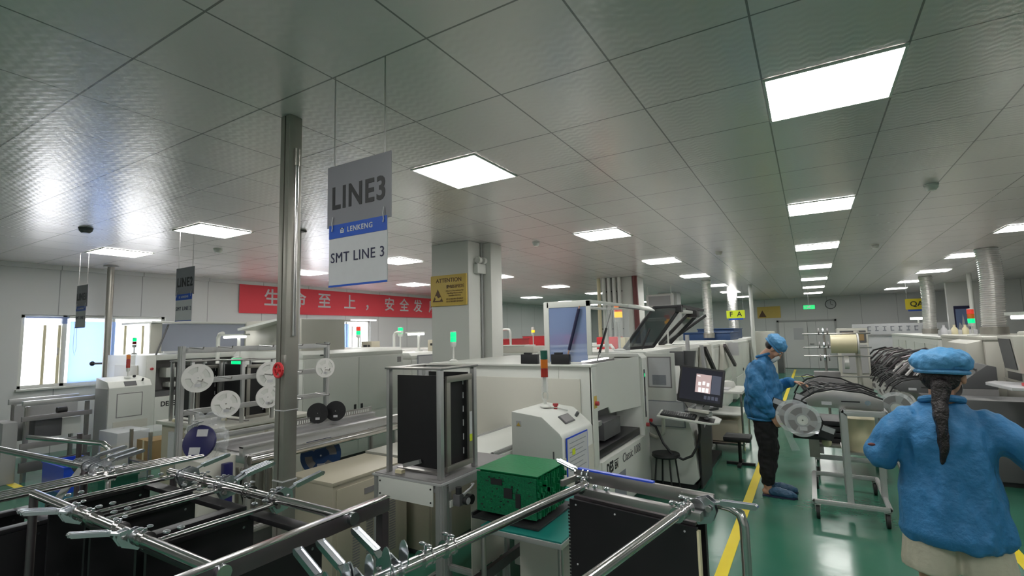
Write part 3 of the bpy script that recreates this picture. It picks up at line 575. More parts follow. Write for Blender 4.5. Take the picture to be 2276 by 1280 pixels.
# framed magazine on the table
t = thing('framed_magazine', 'tall aluminium frame holding a black board magazine on the loader table, nearest of its kind', 'board rack', (-1.96, 2.3, .903), group='framed magazines')
FM = t; X0, X1, Y0, Y1, Z0, Z1 = -2.175, -1.765, 2.155, 2.50, .903, 1.505
for x, y in ((X0, Y0), (X1-.03, Y0), (X0, Y1-.03), (X1-.03, Y1-.03)): part('post', G().box(x, y, Z0, x+(.022 if x < -2 else .03), y+.03, Z1-.012), 'alu', t, .003)
part('top_plate', G().box(X0-.01, Y0-.005, Z1-.012, X1+.01, Y0+.07, Z1).box(X0-.01, Y1-.07, Z1-.012, X1+.01, Y1+.005, Z1).box(X0-.01, Y0+.07, Z1-.012, X0+.06, Y1-.07, Z1).box(X1-.05, Y0+.07, Z1-.012, X1+.01, Y1-.07, Z1), 'steel', t, .002)
part('inner_frame', G().box(X1-.012, Y0+.05, Z0+.06, X1+.004, Y0+.085, Z1-.05).box(X1-.012, Y1-.09, Z0+.06, X1+.004, Y1-.055, Z1-.05).box(X1-.012, Y0+.05, Z1-.085, X1+.006, Y1-.055, Z1-.05).box(X1-.012, Y0+.05, Z0+.03, X1+.006, Y1-.055, Z0+.06), 'galv', t, .003)
part('side_panel', G().box(X0+.07, Y0+.02, Z0+.05, X1-.04, Y0+.032, Z1-.045), 'black', t); part('side_panel', G().box(X0+.07, Y1-.045, Z0+.05, X1-.04, Y1-.032, Z1-.045), 'black', t)
s = part('slot_panel', G().box(X1-.045, Y0+.06, Z0+.05, X1-.030, Y1-.06, Z1-.07), 'black', t)
g = G()
for i in range(6): g.box(X1-.030, Y1-.105, Z0+.09+i*.08, X1-.026, Y1-.10, Z0+.125+i*.08)
part('slot_marks', g, 'paper', s)
part('label_strip', G().box(X1+.004, Y1-.085, Z0+.20, X1+.0055, Y1-.060, Z0+.33), 'paper', t); part('label_strip', G().box(X1+.004, Y1-.085, Z0+.16, X1+.0055, Y1-.060, Z0+.20), 'lime', t)
part('latch', G().bar((X0+.14, Y0+.0, Z0+.05), (X0+.26, Y0+.0, Z0+.085), .02, .022), 'alu', t)
part('foot_clip', G().box(X0+.07, Y0, Z0, X0+.12, Y0+.03, Z0+.02), 'cream', t)
part('base_rail', G().box(X0+.02, Y0+.07, Z0, X1-.03, Y0+.10, Z0+.012), 'steel', t)
# ================================================================ small white board loader with signal tower (in front of the printer)
t = thing('board_loader', 'small white sloped loader with a touch panel in front of the big solder printer', 'machine', (-1.65, 3.35, 0))
g = G().prism([(3.02, .55), (3.66, .55), (3.66, .98), (3.60, 1.07), (3.50, 1.115), (3.10, 1.115), (3.02, 1.08)], 'x', -1.83, -1.46) if 0 else None
pf = [(-1.84, .12), (-1.45, .12), (-1.45, .99), (-1.47, 1.02), (-1.60, 1.12), (-1.84, 1.145)]
part('body', G().prism([(x, z) for x, z in pf], 'y', 3.02, 3.55), 'white', t, .008)
part('lower_cover', G().box(-1.448, 3.03, .15, -1.444, 3.54, .86), 'offwhite', t, .002)
nv = Vector((-1.47+1.60, 0, 1.02-1.12)).normalized(); 
pt = part('touch_panel', G().bar((-1.535, 3.20, 1.0755), (-1.535, 3.36, 1.0755), .075, .008, (.10, 0, .13)), 'dgrey', t, .001); part('panel_screen', G().bar((-1.533, 3.21, 1.080), (-1.533, 3.35, 1.080), .06, .003, (.10, 0, .13)), 'mgrey', pt)
b = part('stop_button', G().cyl((-1.66, 3.36, 1.12), (-1.66, 3.36, 1.15), .014).cyl((-1.66, 3.36, 1.15), (-1.66, 3.36, 1.165), .021), 'redpart', t)
part('key_switch', G().cyl((-1.535, 3.44, 1.07), (-1.515, 3.44, 1.10), .012), 'dgrey', t); part('key_switch', G().cyl((-1.54, 3.48, 1.07), (-1.53, 3.48, 1.09), .009), 'steel', t)
part('warning_label', G().box(-1.80, 3.016, 1.045, -1.76, 3.02, 1.085), 'paper', t); part('warning_label', G().prism([(-1.795, 1.05), (-1.765, 1.05), (-1.78, 1.073)], 'y', 3.013, 3.016), 'esd', t)
part('hinge', G().box(-1.52, 3.014, .84, -1.512, 3.02, .90), 'dgrey', t)
part('foot', G().cyl((-1.80, 3.06, 0), (-1.80, 3.06, .12), .02), 'rubber', t); part('foot', G().cyl((-1.50, 3.06, 0), (-1.50, 3.06, .12), .02), 'rubber', t); part('foot', G().cyl((-1.80, 3.5, 0), (-1.80, 3.5, .12), .02), 'rubber', t); part('foot', G().cyl((-1.50, 3.5, 0), (-1.50, 3.5, .12), .02), 'rubber', t)
t = thing('work_chart', 'blue edged work instruction sheet on the side of the small white loader', 'notice', (-1.44, 3.2, .85))
part('chart_frame', G().box(-1.443, 3.06, .70, -1.438, 3.42, .985), 'vblue', t); part('chart_sheet', G().box(-1.438, 3.07, .70, -1.436, 3.41, .975), 'paper', t)
g = G()
for i in range(7): g.box(-1.436, 3.10, .94-i*.03, -1.4355, 3.38-.03*(i % 3), .945-i*.03)
part('printed_lines', g, 'papertext', t); part('yellow_mark', G().box(-1.4355, 3.14, .86, -1.435, 3.19, .90), 'lime', t)
t = thing('signal_tower', 'unlit green, orange and red signal tower on the small white loader, nearest of the towers', 'signal light', (-1.73, 3.32, 1.14))
x, y = -1.73, 3.33
part('bracket', G().lathe([(0, 1.137), (.04, 1.137), (.04, 1.147), (.012, 1.16), (.012, 1.20), (0, 1.2)], (x, y, 0)).tube([(x-.02, y, 1.20), (x-.022, y, 1.235), (x, y, 1.26), (x+.022, y, 1.235), (x+.02, y, 1.20), (x, y, 1.18), (x-.02, y, 1.20)], .007, 8), 'white', t)
part('tube', G().lathe([(0, 1.25), (.026, 1.25), (.026, 1.29), (.024, 1.29), (.024, 1.36), (0, 1.36)], (x, y, 0)), 'clear', t)
part('tube_core', G().cyl((x, y, 1.25), (x, y, 1.36), .012), 'white', t)
for k, m_ in enumerate(('tRoff', 'tYoff', 'tGoff')): part('light_segment', G().lathe([(0, 1.36+k*.066), (.027, 1.36+k*.066), (.027, 1.424+k*.066), (0, 1.424+k*.066)], (x, y, 0)), m_, t)
part('cap', G().lathe([(0, 1.558), (.028, 1.558), (.028, 1.566), (0, 1.570)], (x, y, 0)), 'white', t)
part('cable', G().tube([(x+.02, y, 1.142), (x+.08, y+.02, 1.137), (x+.16, y+.05, 1.118)], .004, 6), 'white', t)
# ================================================================ solder paste printer (line 3)
t = thing('solder_printer', 'big white solder paste printer with open front bay, beside the aisle in the middle', 'machine', (-2.4, 4.6, 0))
PX0, PX1, PY0, PY1, PH = -3.28, -1.57, 3.86, 5.45, 1.42
g = G().box(PX0, PY0, .10, PX1-.30, PY1, PH-.02).box(PX1-.30, PY0, .10, PX1, PY0+.10, PH-.02).box(PX1-.30, PY1-.20, .10, PX1, PY1, PH)
g.box(PX1-.30, PY0+.10, .10, PX1, PY1-.20, .60)
part('cabinet', g, 'white', t, .006)
part('side_door', G().box(PX0+.25, PY0-.012, .42, PX1-.10, PY0-.002, PH-.12), 'offwhite', t, .003)
part('top_deck', G().box(PX0-.01, PY0-.02, PH-.02, PX1+.01, PY0+.12, PH).box(PX0, PY0+.12, PH-.02, PX1-.45, PY1, PH), 'white', t, .006)
part('bay_opening', G().box(-2.35, PY0-.016, .55, -1.85, PY0-.013, .80), 'black', t)
part('conveyor_bay', G().box(PX1-.298, PY0+.105, .605, PX1-.292, PY1-.205, PH-.02), 'mgrey', t)
part('front_shield', G().prism([(PY0+.10, 1.02), (PY0+.42, 1.02), (PY0+.47, .96), (PY1-.20, .90), (PY1-.20, PH), (PY0+.10, PH)], 'x', PX1-.03, PX1-.02), 'cloudy' if 0 else 'white', t)
part('front_lamp', G().box(PX1-.05, PY0+.11, 1.22, PX1-.035, PY0+.16, 1.27).box(PX1-.15, PY0+.15, 1.43, PX1-.12, PY0+.75, 1.44), 'tube', t)
g = G().box(PX1-.29, PY0+.11, .61, PX1-.04, PY1-.21, .68); part('dark_bed', g, 'black', t, .004)
part('print_carriage', G().box(PX1-.28, PY0+.12, .86, PX1-.08, PY0+.40, .90).box(PX1-.26, PY0+.14, .80, PX1-.10, PY0+.30, .86).box(PX1-.25, PY0+.18, .70, PX1-.22, PY0+.22, .80), 'alu', t, .003)
part('squeegee_block', G().box(PX1-.27, PY0+.50, .70, PX1-.10, PY0+.95, .86), 'dgrey', t, .004)
part('lower_door', G().box(PX1, PY0+.14, .14, PX1+.010, PY1-.06, .60), 'white', t, .004)
part('front_post', G().box(PX1-.02, PY1-.195, .60, PX1+.010, PY1-.02, PH-.02), 'white', t, .004)
part('front_post', G().box(PX1-.02, PY0+.0, .60, PX1+.006, PY0+.10, PH-.02), 'white', t, .004)
st = part('indicator_strip', G().box(PX1+.010, PY1-.15, .78, PX1+.015, PY1-.12, 1.28), 'dark', t)
part('strip_light', G().box(PX1+.015, PY1-.145, 1.20, PX1+.017, PY1-.125, 1.24), 'tG', st)
part('strip_marks', G().box(PX1+.015, PY1-.145, .84, PX1+.0165, PY1-.125, 1.0), 'papertext', st)
part('stop_button', G().cyl((PX1+.01, PY1-.13, .70), (PX1+.04, PY1-.13, .70), .02).cyl((PX1+.006, PY0+.05, 1.10), (PX1+.035, PY0+.05, 1.10), .018), 'redpart', t)
part('button_plate', G().box(PX1+.006, PY0+.02, 1.06, PX1+.008, PY0+.08, 1.16), 'esd', t)
text('lettering', 'DES', .125, (PX1+.0115, PY0+.32, .515), (0, 1, .03), ZP, 'dark', t, .005, extr=.001, sx=.72, sp=1.1)
text('lettering', 'EN', .08, (PX1+.0115, PY0+.48, .505), YP, ZP, 'dark', t, .003, extr=.001, sx=.8, sp=1.15)
part('logo_bar', G().box(PX1+.0105, PY0+.42, .548, PX1+.0115, PY0+.54, .556), 'dark', t)
text('lettering', 'Classic 1008', .115, (PX1+.0115, PY0+.93, .52), YP, ZP, 'dgrey', t, 0, extr=.001, sx=.95)
part('door_notice', G().box(PX1+.010, PY0+.42, .16, PX1+.013, PY0+.72, .42), 'papertext', t)
part('feet', G().box(PX0+.1, PY0+.1, 0, PX1-.1, PY1-.1, .10), 'dgrey', t)
part('bevel_top', G().prism([(PX1-.45, PH-.02), (PX1+.01, PH-.02), (PX1-.03, PH+.03), (PX1-.45, PH+.03)], 'y', PY1-.20, PY1), 'white', t, .004)
# raised hood
h = thing('printer_hood', 'raised glass hood of the big white printer with a blue side pane', 'hood', (-1.8, 4.6, 1.45))
hz = 1.955
part('side_frame', G().box(-2.01, 3.885, PH+.01, -1.96, 3.90, hz).box(-1.98, 3.885, hz-.05, -1.57, 3.90, hz).box(-1.61, 3.885, PH+.08, -1.57, 3.90, hz), 'white', h, .003)
part('side_pane', G().box(-1.96, 3.890, PH+.02, -1.61, 3.895, hz-.05), 'blueglass', h)
part('top_frame', G().box(-2.01, 3.90, hz-.02, -1.57, 3.95, hz+.005).box(-2.01, 3.95, hz-.02, -1.97, 5.40, hz+.005).box(-1.61, 3.95, hz-.02, -1.57, 5.40, hz+.005).box(-2.01, 5.36, hz-.02, -1.57, 5.40, hz+.005), 'white', h, .003)
part('top_pane', G().box(-1.97, 3.95, hz-.012, -1.61, 5.36, hz-.006), 'glass', h)
part('front_lip', G().prism([(-1.57, hz-.03), (-1.57, hz+.005), (-1.50, hz+.0), (-1.44, hz-.04), (-1.44, hz-.055), (-1.52, hz-.03)], 'y', 4.9, 5.42), 'white', h, .003)
part('front_lip_edge', G().box(-1.465, 4.3, hz-.055, -1.45, 5.42, hz-.045), 'black', h)
part('back_frame', G().box(-2.01, 5.36, PH+.002, -1.97, 5.40, hz), 'white', h, .003)
part('back_pane', G().box(-1.97, 5.375, PH+.02, -1.72, 5.38, hz-.02), 'glass', h)
for k, (p, q) in enumerate((((-1.79, 3.865, 1.46), (-1.66, 3.872, 1.91)), ((-1.60, 4.06, 1.42), (-1.60, 4.5, 1.90)))):
    p = Vector(p); q = Vector(q); g_ = part('gas_strut', G().cyl(p+(q-p)*.18, p+(q-p)*(.62 if k else .95), .013 if k == 0 else .011), 'ink' if k == 0 else 'dark', h)
    part('strut_rod', G().cyl(p, q, .006), 'steel' if k else 'skin', g_)
for x0, lab in ((-2.23, 'left of two black blocks on top of the big white printer'), (-1.93, 'right of two black blocks on top of the big white printer, behind the signal tower')):
    t2 = thing('motor_block', lab, 'block'if 0 else 'motor', (x0, 3.9, PH)); part('block', G().box(x0, 3.842, PH+.001, x0+.17, 3.882, PH+.085), 'dark', t2, .005); part('cable_chain', G().box(x0+.03, 3.845, PH+.085, x0+.10, 3.88, PH+.10), 'dark', t2, .003)
tag(part('paper_tag', G().box(-2.03, 3.845, PH+.001, -1.97, 3.855, PH+.07), 'paper'), 'small white tag between the two black blocks on the printer', 'tag')
t2 = tower('signal_light', -3.12, 4.02, PH, 1.62, ['tG', 'tG'], .030, 'tall green lit signal lamp left of the wide column, on the back of the printer', seg=.05)
# conveyor joining loader and printer
t = thing('board_conveyor', 'white deck conveyor between the loader table and the printer', 'conveyor', (-2.0, 3.2, 0))
part('deck', G().box(-2.36, 2.83, .84, -1.86, 3.84, .87), 'white', t, .003); g = G(); ext(g, (-2.36, 2.83, .86), (-2.36, 3.84, .86)); ext(g, (-1.88, 2.83, .885), (-1.88, 3.84, .885), .03); part('side_rails', g, 'alu', t)
for x, y in ((-2.33, 2.88), (-1.9, 2.88), (-2.33, 3.78), (-1.9, 3.78)): part('leg', G().box(x-.018, y-.018, 0, x+.018, y+.018, .84), 'alu', t, .002)
# ================================================================ green board stack on a teal topped trolley
t = thing('work_trolley', 'steel trolley with a teal mat under the bundle of green boards', 'trolley', (-1.4, 2.5, 0))
part('mat_top', G().box(-1.50, 2.14, .715, -1.05, 2.92, .722), 'mat', t); part('tray', G().box(-1.505, 2.135, .69, -1.045, 2.925, .715), 'alu', t, .003)
part('lower_tray', G().box(-1.49, 2.15, .25, -1.06, 2.91, .27), 'mat', t)
for x, y in ((-1.49, 2.15), (-1.06, 2.15), (-1.49, 2.91), (-1.06, 2.91)): part('leg', G().cyl((x, y, .09), (x, y, .69), .013), 'steel', t); 
for x, y in ((-1.49, 2.15), (-1.06, 2.15), (-1.49, 2.91), (-1.06, 2.91)): caster(t, x, y, .10, .04)
t = thing('trolley_box', 'white box cabinet tucked under the teal trolley', 'box', (-1.3, 2.5, .27)); part('box_body', G().box(-1.46, 2.45, .275, -1.10, 2.85, .66), 'offwhite', t, .01)
random.seed(3)
for i in range(36):
    y = 2.255+i*.0093; dz = random.uniform(-.010, .004); dx = random.uniform(-.012, .014)
    g = G().box(-1.585+dx, y, .754, -1.235+dx, y+.0035, .955+dz)
    for q in range(5 if i < 1 or i % 6 == 0 else 2): xx = -1.235+dx-random.uniform(.0, .02); zz = random.uniform(.76, .93); g.box(xx, y-.002, zz, xx+.02, y+.005, zz+random.uniform(.01, .03))
    tag(part('circuit_board', g, 'pcbdark' if i % 4 == 0 else 'pcb', smooth=False), 'green circuit board standing on edge in the bundle on the teal trolley', 'circuit board', 'green boards bundled on the trolley')
random.seed(5)
fb = part('circuit_board', G().box(-1.592, 2.243, .753, -1.232, 2.247, .955), 'pcbdark', smooth=False); tag(fb, 'outermost green board facing the camera on the bundle, full of small parts', 'circuit board')
g = G(); g2 = G()
for i in range(150):
    xx = random.uniform(-1.585, -1.25); zz = random.uniform(.758, .94); w = random.uniform(.002, .014); h_ = random.uniform(.002, .008); (g if i % 3 else g2).box(xx, 2.2405, zz, xx+w, 2.243, zz+h_)
for xx, zz, w, h_ in ((-1.50, .90, .07, .03), (-1.42, .84, .05, .05), (-1.35, .80, .03, .07)): g2.box(xx, 2.238, zz, xx+w, 2.243, zz+h_)
part('green_components', g, 'pcb', fb, smooth=False, kind='stuff'); part('dark_components', g2, 'dark', fb, smooth=False, kind='stuff')
t = thing('board_tray', 'dark tray under the bundle of green boards', 'tray', (-1.43, 2.42, .723)); part('tray_base', G().box(-1.60, 2.20, .723, -1.20, 2.64, .735), 'dark', t, .003); part('tray_rim', G().box(-1.60, 2.20, .735, -1.59, 2.64, .752), 'dark', t)
tag(part('board_top_sheet', G().box(-1.60, 2.25, .962, -1.225, 2.60, .966), 'pcb', smooth=False), 'single green board lying flat on top of the bundle', 'circuit board')
# ================================================================ beige cabinets, conveyor, reel frame (between line 3 and line 2)
def louvre(g, x, y0, y1, z0, z1):
    n = int((z1-z0)/.018)
    for i in range(n): g.box(x, y0, z0+i*.018, x+.002, y1, z0+i*.018+.009)
    return g
t = thing('ups_cabinet', 'beige metal cabinet with louvre slots behind the nearest chrome cart', 'cabinet', (-2.95, 2.6, 0))
part('cabinet_body', G().box(-3.20, 2.24, .04, -2.74, 2.93, .715), 'beige', t, .006); part('cabinet_lid', G().box(-3.205, 2.235, .715, -2.735, 2.935, .74), 'offwhite' if 0 else 'beige', t, .004)
d = part('cabinet_door', G().box(-2.74, 2.27, .08, -2.732, 2.90, .69), 'beige', t, .003); g = G()
for y0 in (2.40, 2.52, 2.74): part('louvre_strip', louvre(G(), -2.732, y0, y0+.06, .14, .50), 'mgrey', d)
part('handle_recess', G().box(-2.732, 2.50, .60, -2.730, 2.60, .64), 'mgrey', d); part('door_catch', G().box(-2.732, 2.62, .672, -2.727, 2.68, .685), 'steel', d)
part('plinth', G().box(-3.18, 2.26, 0, -2.76, 2.91, .04), 'dgrey', t)
t = thing('ups_cabinet', 'second beige cabinet with an overhanging top, behind the louvred one', 'cabinet', (-3.1, 3.5, 0))
part('cabinet_body', G().box(-3.22, 3.02, .04, -2.60, 3.80, .715), 'beige', t, .006); part('cabinet_top', G().box(-3.25, 2.98, .715, -2.56, 3.84, .745), 'offwhite', t, .004); part('plinth', G().box(-3.2, 3.04, 0, -2.62, 3.78, .04), 'dgrey', t)
part('cabinet_door', G().box(-2.60, 3.05, .08, -2.592, 3.77, .69), 'beige', t, .003)
t = thing('rail_conveyor', 'aluminium rail conveyor with an edge comb running behind the nearest pole', 'conveyor', (-3.3, 2.9, 0))
g = G(); 
for x, z_ in ((-3.30, .955), (-3.62, .955)): g.box(x-.02, 1.95, z_-.04, x+.02, 3.42, z_+.02); g.box(x-.028, 1.95, z_+.012, x+.028, 3.42, z_+.022)
part('rails', g, 'alu', t); part('rail', G().cyl((-3.25, 1.98, .885), (-3.25, 3.35, .885), .032), 'chrome', t); part('comb', G().box(-3.645, 2.5, .98, -3.64, 3.42, 1.03), 'steel', t)
g = G()
for i in range(40): g.box(-3.639, 2.55+i*.021, .99, -3.636, 2.56+i*.021, 1.015)
part('comb_slots', g, 'white', t)
part('belt', G().box(-3.60, 1.97, .93, -3.32, 3.40, .94), 'mgrey', t)
for x, y in ((-3.30, 2.0), (-3.62, 2.0), (-3.30, 3.38), (-3.62, 3.38), (-3.62, 2.85)): g = G(); ext(g, (x, y, 0), (x, y, .92), .04); part('leg', g, 'alu', t)
g = G(); ext(g, (-3.30, 2.02, .45), (-3.62, 2.02, .45)); ext(g, (-3.30, 2.0, .42), (-3.30, 3.38, .42)); part('brace', g, 'alu', t)
# reel frame
t = thing('reel_rack', 'aluminium frame with hooks holding white reels, behind the nearest pole', 'rack', (-3.78, 2.4, 0))
RX = -3.80
for y in (1.80, 3.02): g = G(); ext(g, (RX, y, 0), (RX, y, 1.65), .045); part('post', g, 'alu', t)
for z_ in (1.62, 1.40, 1.185, .985): g = G(); ext(g, (RX, 1.82, z_), (RX, 3.0, z_), .04); part('cross_bar', g, 'alu', t)
for y in (1.84, 2.04, 2.36, 2.62, 2.89):
    for z_ in (1.64, 1.42, 1.205): part('hook_rod', G().tube([(RX+.02, y, z_), (RX+.20, y, z_-.01), (RX+.21, y, z_+.005)], .0045, 6), 'steel', t)
part('base_foot', G().box(RX-.15, 1.78, 0, RX+.15, 1.82, .04), 'alu', t); part('base_foot', G().box(RX-.15, 3.0, 0, RX+.15, 3.04, .04), 'alu', t)
def reel(loc, r, m, lab, hub='reel', w=.012, rz=0, rx=0, core='white', group=None, nhole=4):
    t = thing('component_reel', lab, 'reel', loc, rz, group, local=True); t.rotation_euler = (rx, 0, rz)
    for k, xx in enumerate((0, w)):
        g = G(); n = 32   # flange as disc with cut-out arcs
        for a0 in range(n):
            a, b_ = 2*pi*a0/n, 2*pi*(a0+1)/n; op = (a0 % (n//nhole)) < (n//nhole)-3
            for (ra, rb) in (((.22*r, .42*r), (.78*r, r)) if op else ((.22*r, r),)):
                g.add([(xx-.001, ra*cos(a), ra*sin(a)), (xx-.001, rb*cos(a), rb*sin(a)), (xx-.001, rb*cos(b_), rb*sin(b_)), (xx-.001, ra*cos(b_), ra*sin(b_)),
                       (xx+.001, ra*cos(a), ra*sin(a)), (xx+.001, rb*cos(a), rb*sin(a)), (xx+.001, rb*cos(b_), rb*sin(b_)), (xx+.001, ra*cos(b_), ra*sin(b_))],
                      [(0, 1, 2, 3), (7, 6, 5, 4), (0, 4, 5, 1), (2, 6, 7, 3), (1, 5, 6, 2), (3, 7, 4, 0)])
        part('flange', g, m, t, smooth=False)
    part('hub', G().lathe([(.05*r, 0), (.30*r, 0), (.30*r, w), (.05*r, w), (.05*r, 0)], (0, 0, 0), 'x'), hub, t)
    part('wound_tape', G().lathe([(.31*r, .003), (.80*r, .003), (.80*r, w-.003), (.31*r, w-.003)], (0, 0, 0), 'x'), core, t)
    part('reel_label', G().box(w+.001, -.18*r, -.62*r, w+.002, .22*r, -.40*r), 'paper', t)
    return t
for (y, z_, r, dx, lab) in ((1.84, 1.44, .098, .14, 'white reel at the upper left end of the reel frame'), (2.04, 1.24, .095, .14, 'white reel hanging low in the middle of the reel frame'), (2.36, 1.25, .085, .14, 'white reel low on the frame just left of the nearest pole'), (2.40, 1.42, .10, .10, 'white reel half hidden behind the nearest pole, upper bar'), (2.89, 1.44, .085, .14, 'white reel hanging right of the nearest pole')):
    reel((RX+dx, y, z_-.01), r, 'reel', lab, group='white reels on the frame', rz=-.25)
reel((-3.60, 2.78, 1.06), .085, 'dark', 'left of two black reels behind the conveyor rail', 'dark', core='dark', rz=-.9); reel((-3.56, 2.93, 1.06), .085, 'dark', 'right of two black reels behind the conveyor rail', 'dark', core='dark', rz=-.9)
reel((-3.50, 2.74, .74), .155, 'bluebox', 'large blue reel leaning under the conveyor right of the pole', 'bluebox', w=.045, rz=-.7, core='mgrey')
tag(part('reel_rest', G().box(-3.58, 2.5, .475, -3.36, 2.95, .58), 'cream', bevel=.01), 'cream block under the large blue reel', 'block')
# bagged blue reel on a perforated box
t = thing('bagged_reel', 'dark blue reel with two white labels in a crumpled clear bag', 'reel', (-3.45, 1.80, .95))
g = G().lathe([(0, 0), (.104, 0), (.104, .02), (0, .02)], (0, 0, 0), 'y', 28).xf(Matrix.Translation((-3.36, 1.71, 1.05)) @ Matrix.Rotation(.5, 4, 'Z') @ Matrix.Rotation(-.25, 4, 'X'))
part('reel_disc', g, 'dblue', t, .002)
Mb = Matrix.Translation((-3.36, 1.71, 1.05)) @ Matrix.Rotation(.5, 4, 'Z') @ Matrix.Rotation(-.25, 4, 'X')
for zc, xc in ((.055, .015), (-.055, -.015)): part('reel_label', G().box(xc-.035, -.002, zc-.022, xc+.035, -.0005, zc+.022).xf(Mb), 'paper', t)
g = G(); random.seed(11); g.sph((0, 0, 0), .14, .06, .15, 26, 16); g.v = [v+v.normalized()*(.05*noise.noise(v*20)+.03*noise.noise(v*45)) for v in g.v]; g.xf(Matrix.Translation((-3.42, 1.79, 1.06)) @ Matrix.Rotation(.5, 4, 'Z'))
bag = part('clear_bag', g, 'clear', t, smooth=False)
g = G()
for i in range(7): g.tube([(-3.52+.02*i, 1.72, 1.08+.01*i), (-3.47+.02*i, 1.70, 1.14+.006*i), (-3.42+.015*i, 1.72, 1.155+.004*i)], .0035, 5)
part('bag_folds', g, 'paper', t)
t = thing('instrument_box', 'pale perforated metal box under the bagged blue reel', 'box', (-3.45, 1.85, 0)); part('box_body', G().box(-3.62, 1.70, .40, -3.32, 1.93, .93), 'offwhite', t, .006); part('box_feet', G().box(-3.60, 1.72, 0, -3.34, 1.91, .40), 'mgrey', t)
part('perforation', G().box(-3.50, 1.697, .62, -3.38, 1.70, .78), 'mgrey', t)
tag(part('blue_bin', G().box(-3.30, 1.82, .0, -3.26, 1.88, .90), 'dblue', bevel=.008), 'small dark blue bin right of the perforated metal box', 'bin')
# valve cylinders on a manifold
t = thing('valve_manifold', 'row of grey pneumatic cylinders with black hoses left of the nearest pole', 'manifold', (-3.8, 2.3, 0))
for i in range(5): part('cylinder', G().lathe([(0, .25), (.028, .25), (.028, .66), (.022, .68), (0, .68)], (-3.99+i*.062, 2.32+i*.03, 0)), 'galv', t)
part('manifold_bar', G().box(-4.05, 2.26, .74, -3.70, 2.36, .80), 'alu', t, .01); part('manifold_base', G().box(-4.05, 2.26, 0, -3.70, 2.46, .25), 'mgrey', t)
for i in (0, 4): part('hose', G().tube([(-4.02+i*.07, 2.25, .45), (-4.04+i*.07, 2.22, .60), (-4.0+i*.07, 2.22, .70), (-3.95+i*.07, 2.26, .72)], .011, 8), 'dark', t)
# ================================================================ line 2
def copy_tree(root, loc, label, rz=None): return dup(root, loc, rz, label)
o = dup(FM, (-5.39, 2.70, .893), -.0, 'aluminium framed black magazine on the second line, left of the two'); o = dup(FM, (-4.96, 2.95, .893), 0, 'aluminium framed black magazine on the second line, just left of the nearest pole')
t = thing('loader_cabinet', 'long beige cabinet under the two framed magazines of the second line', 'cabinet', (-5.2, 3.1, 0))
part('cabinet_body', G().box(-5.72, 2.55, .06, -4.72, 3.5, .86), 'beige', t, .008); part('cabinet_top', G().box(-5.76, 2.51, .86, -4.68, 3.55, .893), 'offwhite', t, .006)
for k, y in enumerate((2.62, 3.06)): d = part('cabinet_door', G().box(-4.72, y, .12, -4.714, y+.40, .80), 'offwhite', t, .003); part('door_vent', G().box(-4.714, y+.06, .55, -4.712, y+.10, .66).box(-4.714, y+.18, .55, -4.712, y+.22, .66), 'mgrey', d)
part('plinth', G().box(-5.7, 2.57, 0, -4.74, 3.48, .06), 'dgrey', t)
tag(part('white_carton', G().box(-5.52, 2.52, .50, -5.30, 2.548, .80), 'paper'), 'white sheet stuck on the beige cabinet behind the bagged reel', 'sheet')
tower('signal_light', -5.50, 3.17, .894, 1.40, ['tG'], .05, 'green lit beacon between the two framed magazines of the second line', seg=.09)
def machine(x0, x1, y0, y1, h, lab, nd=2, m='white', handle=True, name='placement_machine', dz=(.62, .15), base=.08):
    """line machine with doors on its aisle face (+x)"""
    t = thing(name, lab, 'machine', ((x0+x1)/2, (y0+y1)/2, 0))
    part('cabinet', G().box(x0, y0, base, x1, y1, h-.10), m, t, .01); part('top_cover', G().prism([(x0, h-.10), (x1, h-.10), (x1, h-.05), (x1-.06, h), (x0+.06, h), (x0, h-.05)], 'y', y0, y1), m, t, .006)
    w = (y1-y0)/nd
    for i in range(nd):
        d = part('door', G().box(x1, y0+w*i+.01, h*.42, x1+.012, y0+w*(i+1)-.01, h-.12), m, t, .004)
        if handle: part('handle', G().box(x1+.012, y0+w*(i+1)-.08 if i % 2 == 0 else y0+w*i+.04, h*.45, x1+.02, y0+w*(i+1)-.045 if i % 2 == 0 else y0+w*i+.075, h*.45+.07), 'dark', d)
        part('lower_panel', G().box(x1, y0+w*i+.01, .12, x1+.010, y0+w*(i+1)-.01, h*.40), m, t, .004)
    part('feet', G().box(x0+.08, y0+.08, 0, x1-.08, y1-.08, base), 'dgrey', t)
    return t
t = machine(-7.1, -5.55, 4.05, 5.85, 1.53, 'large white two-door machine on the second line, right of the nearest pole', 2)
part('nameplate', G().box(-5.538, 5.72, 1.30, -5.534, 5.80, 1.38), 'mgrey', t); part('vent', G().box(-5.538, 4.30, 1.46, -5.534, 4.42, 1.475), 'dgrey', t)
t = thing('machine_hood', 'raised beige hood on the white two-door machine of the second line', 'hood', (-6.3, 4.6, 1.53))
part('hood_shell', G().prism([(-6.9, 1.53), (-5.65, 1.53), (-5.66, 1.95), (-6.9, 1.95)], 'y', 4.10, 4.80), 'offwhite', t, .01); part('hood_lip', G().bar((-6.6, 4.0, 1.83), (-6.0, 4.19, 1.95), .5, .03), 'white', t)
part('hood_lamp', G().box(-5.8, 5.03, 1.94, -5.77, 5.5, 1.96), 'tube', t)
machine(-7.3, -5.6, 6.1, 8.2, 1.42, 'white machine with a control box on top, further along the second line', 2); machine(-7.3, -5.6, 8.5, 10.9, 1.40, 'low white machine on the second line, behind the wide column', 3)
machine(-7.3, -5.6, 11.2, 14.5, 1.38, 'long white oven far along the second line', 4, name='reflow_oven')
